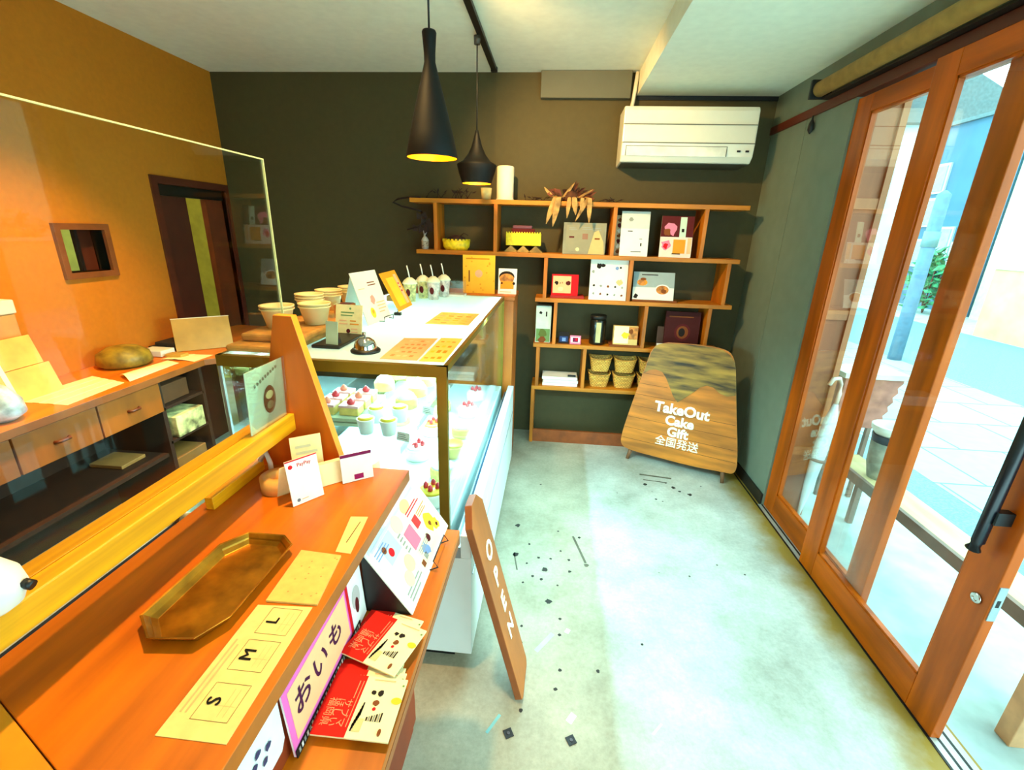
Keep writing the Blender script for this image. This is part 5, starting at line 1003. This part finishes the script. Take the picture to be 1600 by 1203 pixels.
paper('flat paper lying under the cardboard box end', [(-2.02, 1.62), (-2.28, 1.62), (-2.28, 1.98), (-2.05, 1.92)], z=.801)
paper('pale papers spread towards the far end of the worktable', [(-2.00, 2.31), (-2.20, 2.31), (-2.21, 2.44), (-2.0, 2.46)], z=.801, curl=.008)
paper('pale papers lying where the worktable turns towards the case', [(-1.88, 2.50), (-1.97, 2.64), (-1.75, 2.95), (-1.58, 2.80)], z=.801, curl=.006)
for i, (x, y, w, l, h, c_, lab) in enumerate(((-2.30, 2.40, .07, .10, .035, OFFW, 'small white open box among the clutter on the worktable'), (-2.36, 2.49, .05, .06, .03, BLACK, 'small black holder among the clutter on the worktable'), (-2.16, 2.38, .05, .06, .02, mat('tape_tan', (200, 150, 60), .5), 'small tan pad among the clutter on the worktable'), (-2.33, 2.56, .06, .14, .05, ink('charbox', (50, 40, 30)), 'dark flat case at the back of the worktable'), (-2.2, 2.62, .05, .1, .018, OFFW, 'slim white packet near the tilted board'))):
    b = B(); b.box(x-w, x+w, y-l/2, y+l/2, .8025+(.01 if i == 4 else 0), .8025+h, c_); o = b.build('stationery', None, .004); tag(o, lab, 'stationery', 'clutter on the worktable')
lp = thing('clip_board', 'tilted tan board propped up on the far part of the worktable', 'board', (-2.15, 2.55, .8))
M = frame((-2.24, 2.47, .803), (.42, .36, 0), (-.34, .0, .55)); b = B(); b.box(0, .30, 0, .20, -.008, 0, mat('tan_board', (176, 136, 60), .4, var=.08), M); child(lp, 'board', b, .002)
b = B(); b.box(-.002, .302, .198, .202, -.009, .001, OFFW, M); child(lp, 'edge', b)
b = B(); b.tube([tuple(M @ Vector((.15, .15, -.006))), (-2.22, 2.75, .803)], .004, BLACK, 6); child(lp, 'prop', b)
for i, (x, y, z, w, d, h, m_, lab) in enumerate(((-2.15, 2.20, .611, .18, .20, .10, mat('stock_brown', (110, 60, 26), .6), 'brown stock box on the upper open shelf under the worktable'), (-2.12, 2.22, .416, .22, .20, .12, mat('stock_cream', (226, 200, 130), .6, var=.4, scale=18), 'cream paper bundle on the lower open shelf under the worktable'), (-2.14, 2.2, .196, .22, .22, .10, mat('stock_tan', (150, 96, 40), .6), 'tan box on the lowest open shelf under the worktable'))):
    b = B(); b.box(x-w/2, x+w/2, y-d/2, y+d/2, z, z+h, m_); o = b.build('stock_box', None, .004); tag(o, lab, 'box', 'stock under the worktable')
b = B(); b.box(-2.3, -2.12, 1.86, 2.0, .351, .37, KR2); o = b.build('file_tray', None, .003); tag(o, 'flat brown file tray on the shelf under the drawers', 'tray')
# crate and waste bag on the staff floor near the case
t = thing('waste_bag', 'crumpled pale waste bag on the staff floor beside the brown crate', 'bag', (-1.58, 1.62, .01))
random.seed(9)
b = B(); b.lathe([(.10, .011), (.16, .08), (.15, .20), (.11, .30), (.13, .36), (.10, .34)], mat('bag_white', (206, 210, 190), .5, var=.12, scale=12, bump=.8), T(-1.52, 1.66, 0), 16, squash=.8, cap1=False); child(t, 'bag', b)
t = thing('brown_crate', 'brown crate with a wire handle standing under the worktable', 'crate', (-1.85, 1.95, .01))
b = B(); b.box(-1.96, -1.70, 1.92, 2.14, .011, .26, mat('crate_brown', (120, 70, 40), .6)); child(t, 'body', b, .004); b = B(); b.tube([(-1.70, 1.99, .2), (-1.692, 1.99, .22), (-1.692, 2.07, .22), (-1.70, 2.07, .2)], .003, CHROME, 6); child(t, 'wire_handle', b)

# ------------------------------------------------------------------ marks set into the shop floor
random.seed(21)
FM = Matrix.Identity(4); DS = mat('floor_stain_dark', (46, 42, 34), .7, var=.2); TS = mat('floor_stain_tool', (104, 96, 78), .7, var=.2); PB = mat('floor_scrape_blue', (130, 190, 190), .7); PW = mat('floor_scrape_white', (236, 240, 232), .7)
fs = B()
big = {(-.125, 2.151), (.055, 1.619), (-.115, 1.912), (.033, 1.819), (.932, 2.611), (.669, 2.698), (.846, 2.683)}
for p in ((-.125,2.151),(-.052,2.0),(.033,1.819),(-.115,1.912),(.099,2.128),(.212,2.087),(-.012,2.603),(.111,1.965),(.152,1.903),(.019,1.752),(-.066,1.721),(.055,1.619),(.105,1.529),(.102,1.447),(.103,1.29),(.087,1.212),(-.051,1.393),(-.054,1.473),(-.031,1.122),(.431,1.441),(.669,2.698),(.846,2.683),(.932,2.611),(.705,2.528),(.808,2.734),(.876,2.641),(1.032,2.725),(-.024,1.768),(-.056,1.853),(.153,1.821),(.244,1.301),(.0,1.9),(.06,1.9)):
    fs.blob(p[0], p[1], .017 if p in big else random.uniform(.006, .010), DS, FM, .0006)
def streak(p, q, w, m):
    p = Vector((*p, 0)); q = Vector((*q, 0)); n = (q-p).normalized().cross(Vector((0, 0, 1)))*w/2
    fs.face([(*(p+n).xy, .0006), (*(p-n).xy, .0006), (*(q-n).xy, .0006), (*(q+n).xy, .0006)], m)
streak((.178, 2.094), (.234, 1.89), .012, TS); fs.blob(.236, 1.875, .014, TS, FM, .0007); streak((-.125, 1.92), (-.10, 1.80), .007, TS)
streak((.655, 2.83), (.86, 2.80), .018, TS); streak((.667, 2.76), (.82, 2.74), .010, TS)
streak((-.137, 1.036), (-.10, 1.10), .010, PB); streak((.405, 1.091), (.442, 1.13), .008, PW); streak((.01, 1.36), (.075, 1.45), .018, mat('floor_scrape_pale', (190, 206, 194), .7)); streak((.13, 1.10), (.15, 1.13), .022, PW); streak((.13, 1.46), (.14, 1.48), .018, PW)
fo = fs.build('surface_marks', bpy.data.objects['floor']); fo['kind'] = 'stuff'
for i, (x0, y0, lab) in enumerate(((-.066, 1.042, 'small dark square floor bolt cover, the left one'), (.137, 1.043, 'small dark square floor bolt cover, the right one'))):
    t = thing('floor_bolt_cover', lab, 'floor fitting', (x0, y0, 0)); b = B(); b.box(-.014, .014, -.014, .014, 0, .003, mat('bolt_dark', (40, 34, 34), .4, metal=.4), T(x0, y0, 0, .5)); child(t, 'plate', b); b = B(); b.lathe([(.006, .003), (.005, .005)], mat('bolt_grey', (90, 80, 84), .4, metal=.5), T(x0, y0, 0), 12); child(t, 'bolt_head', b)
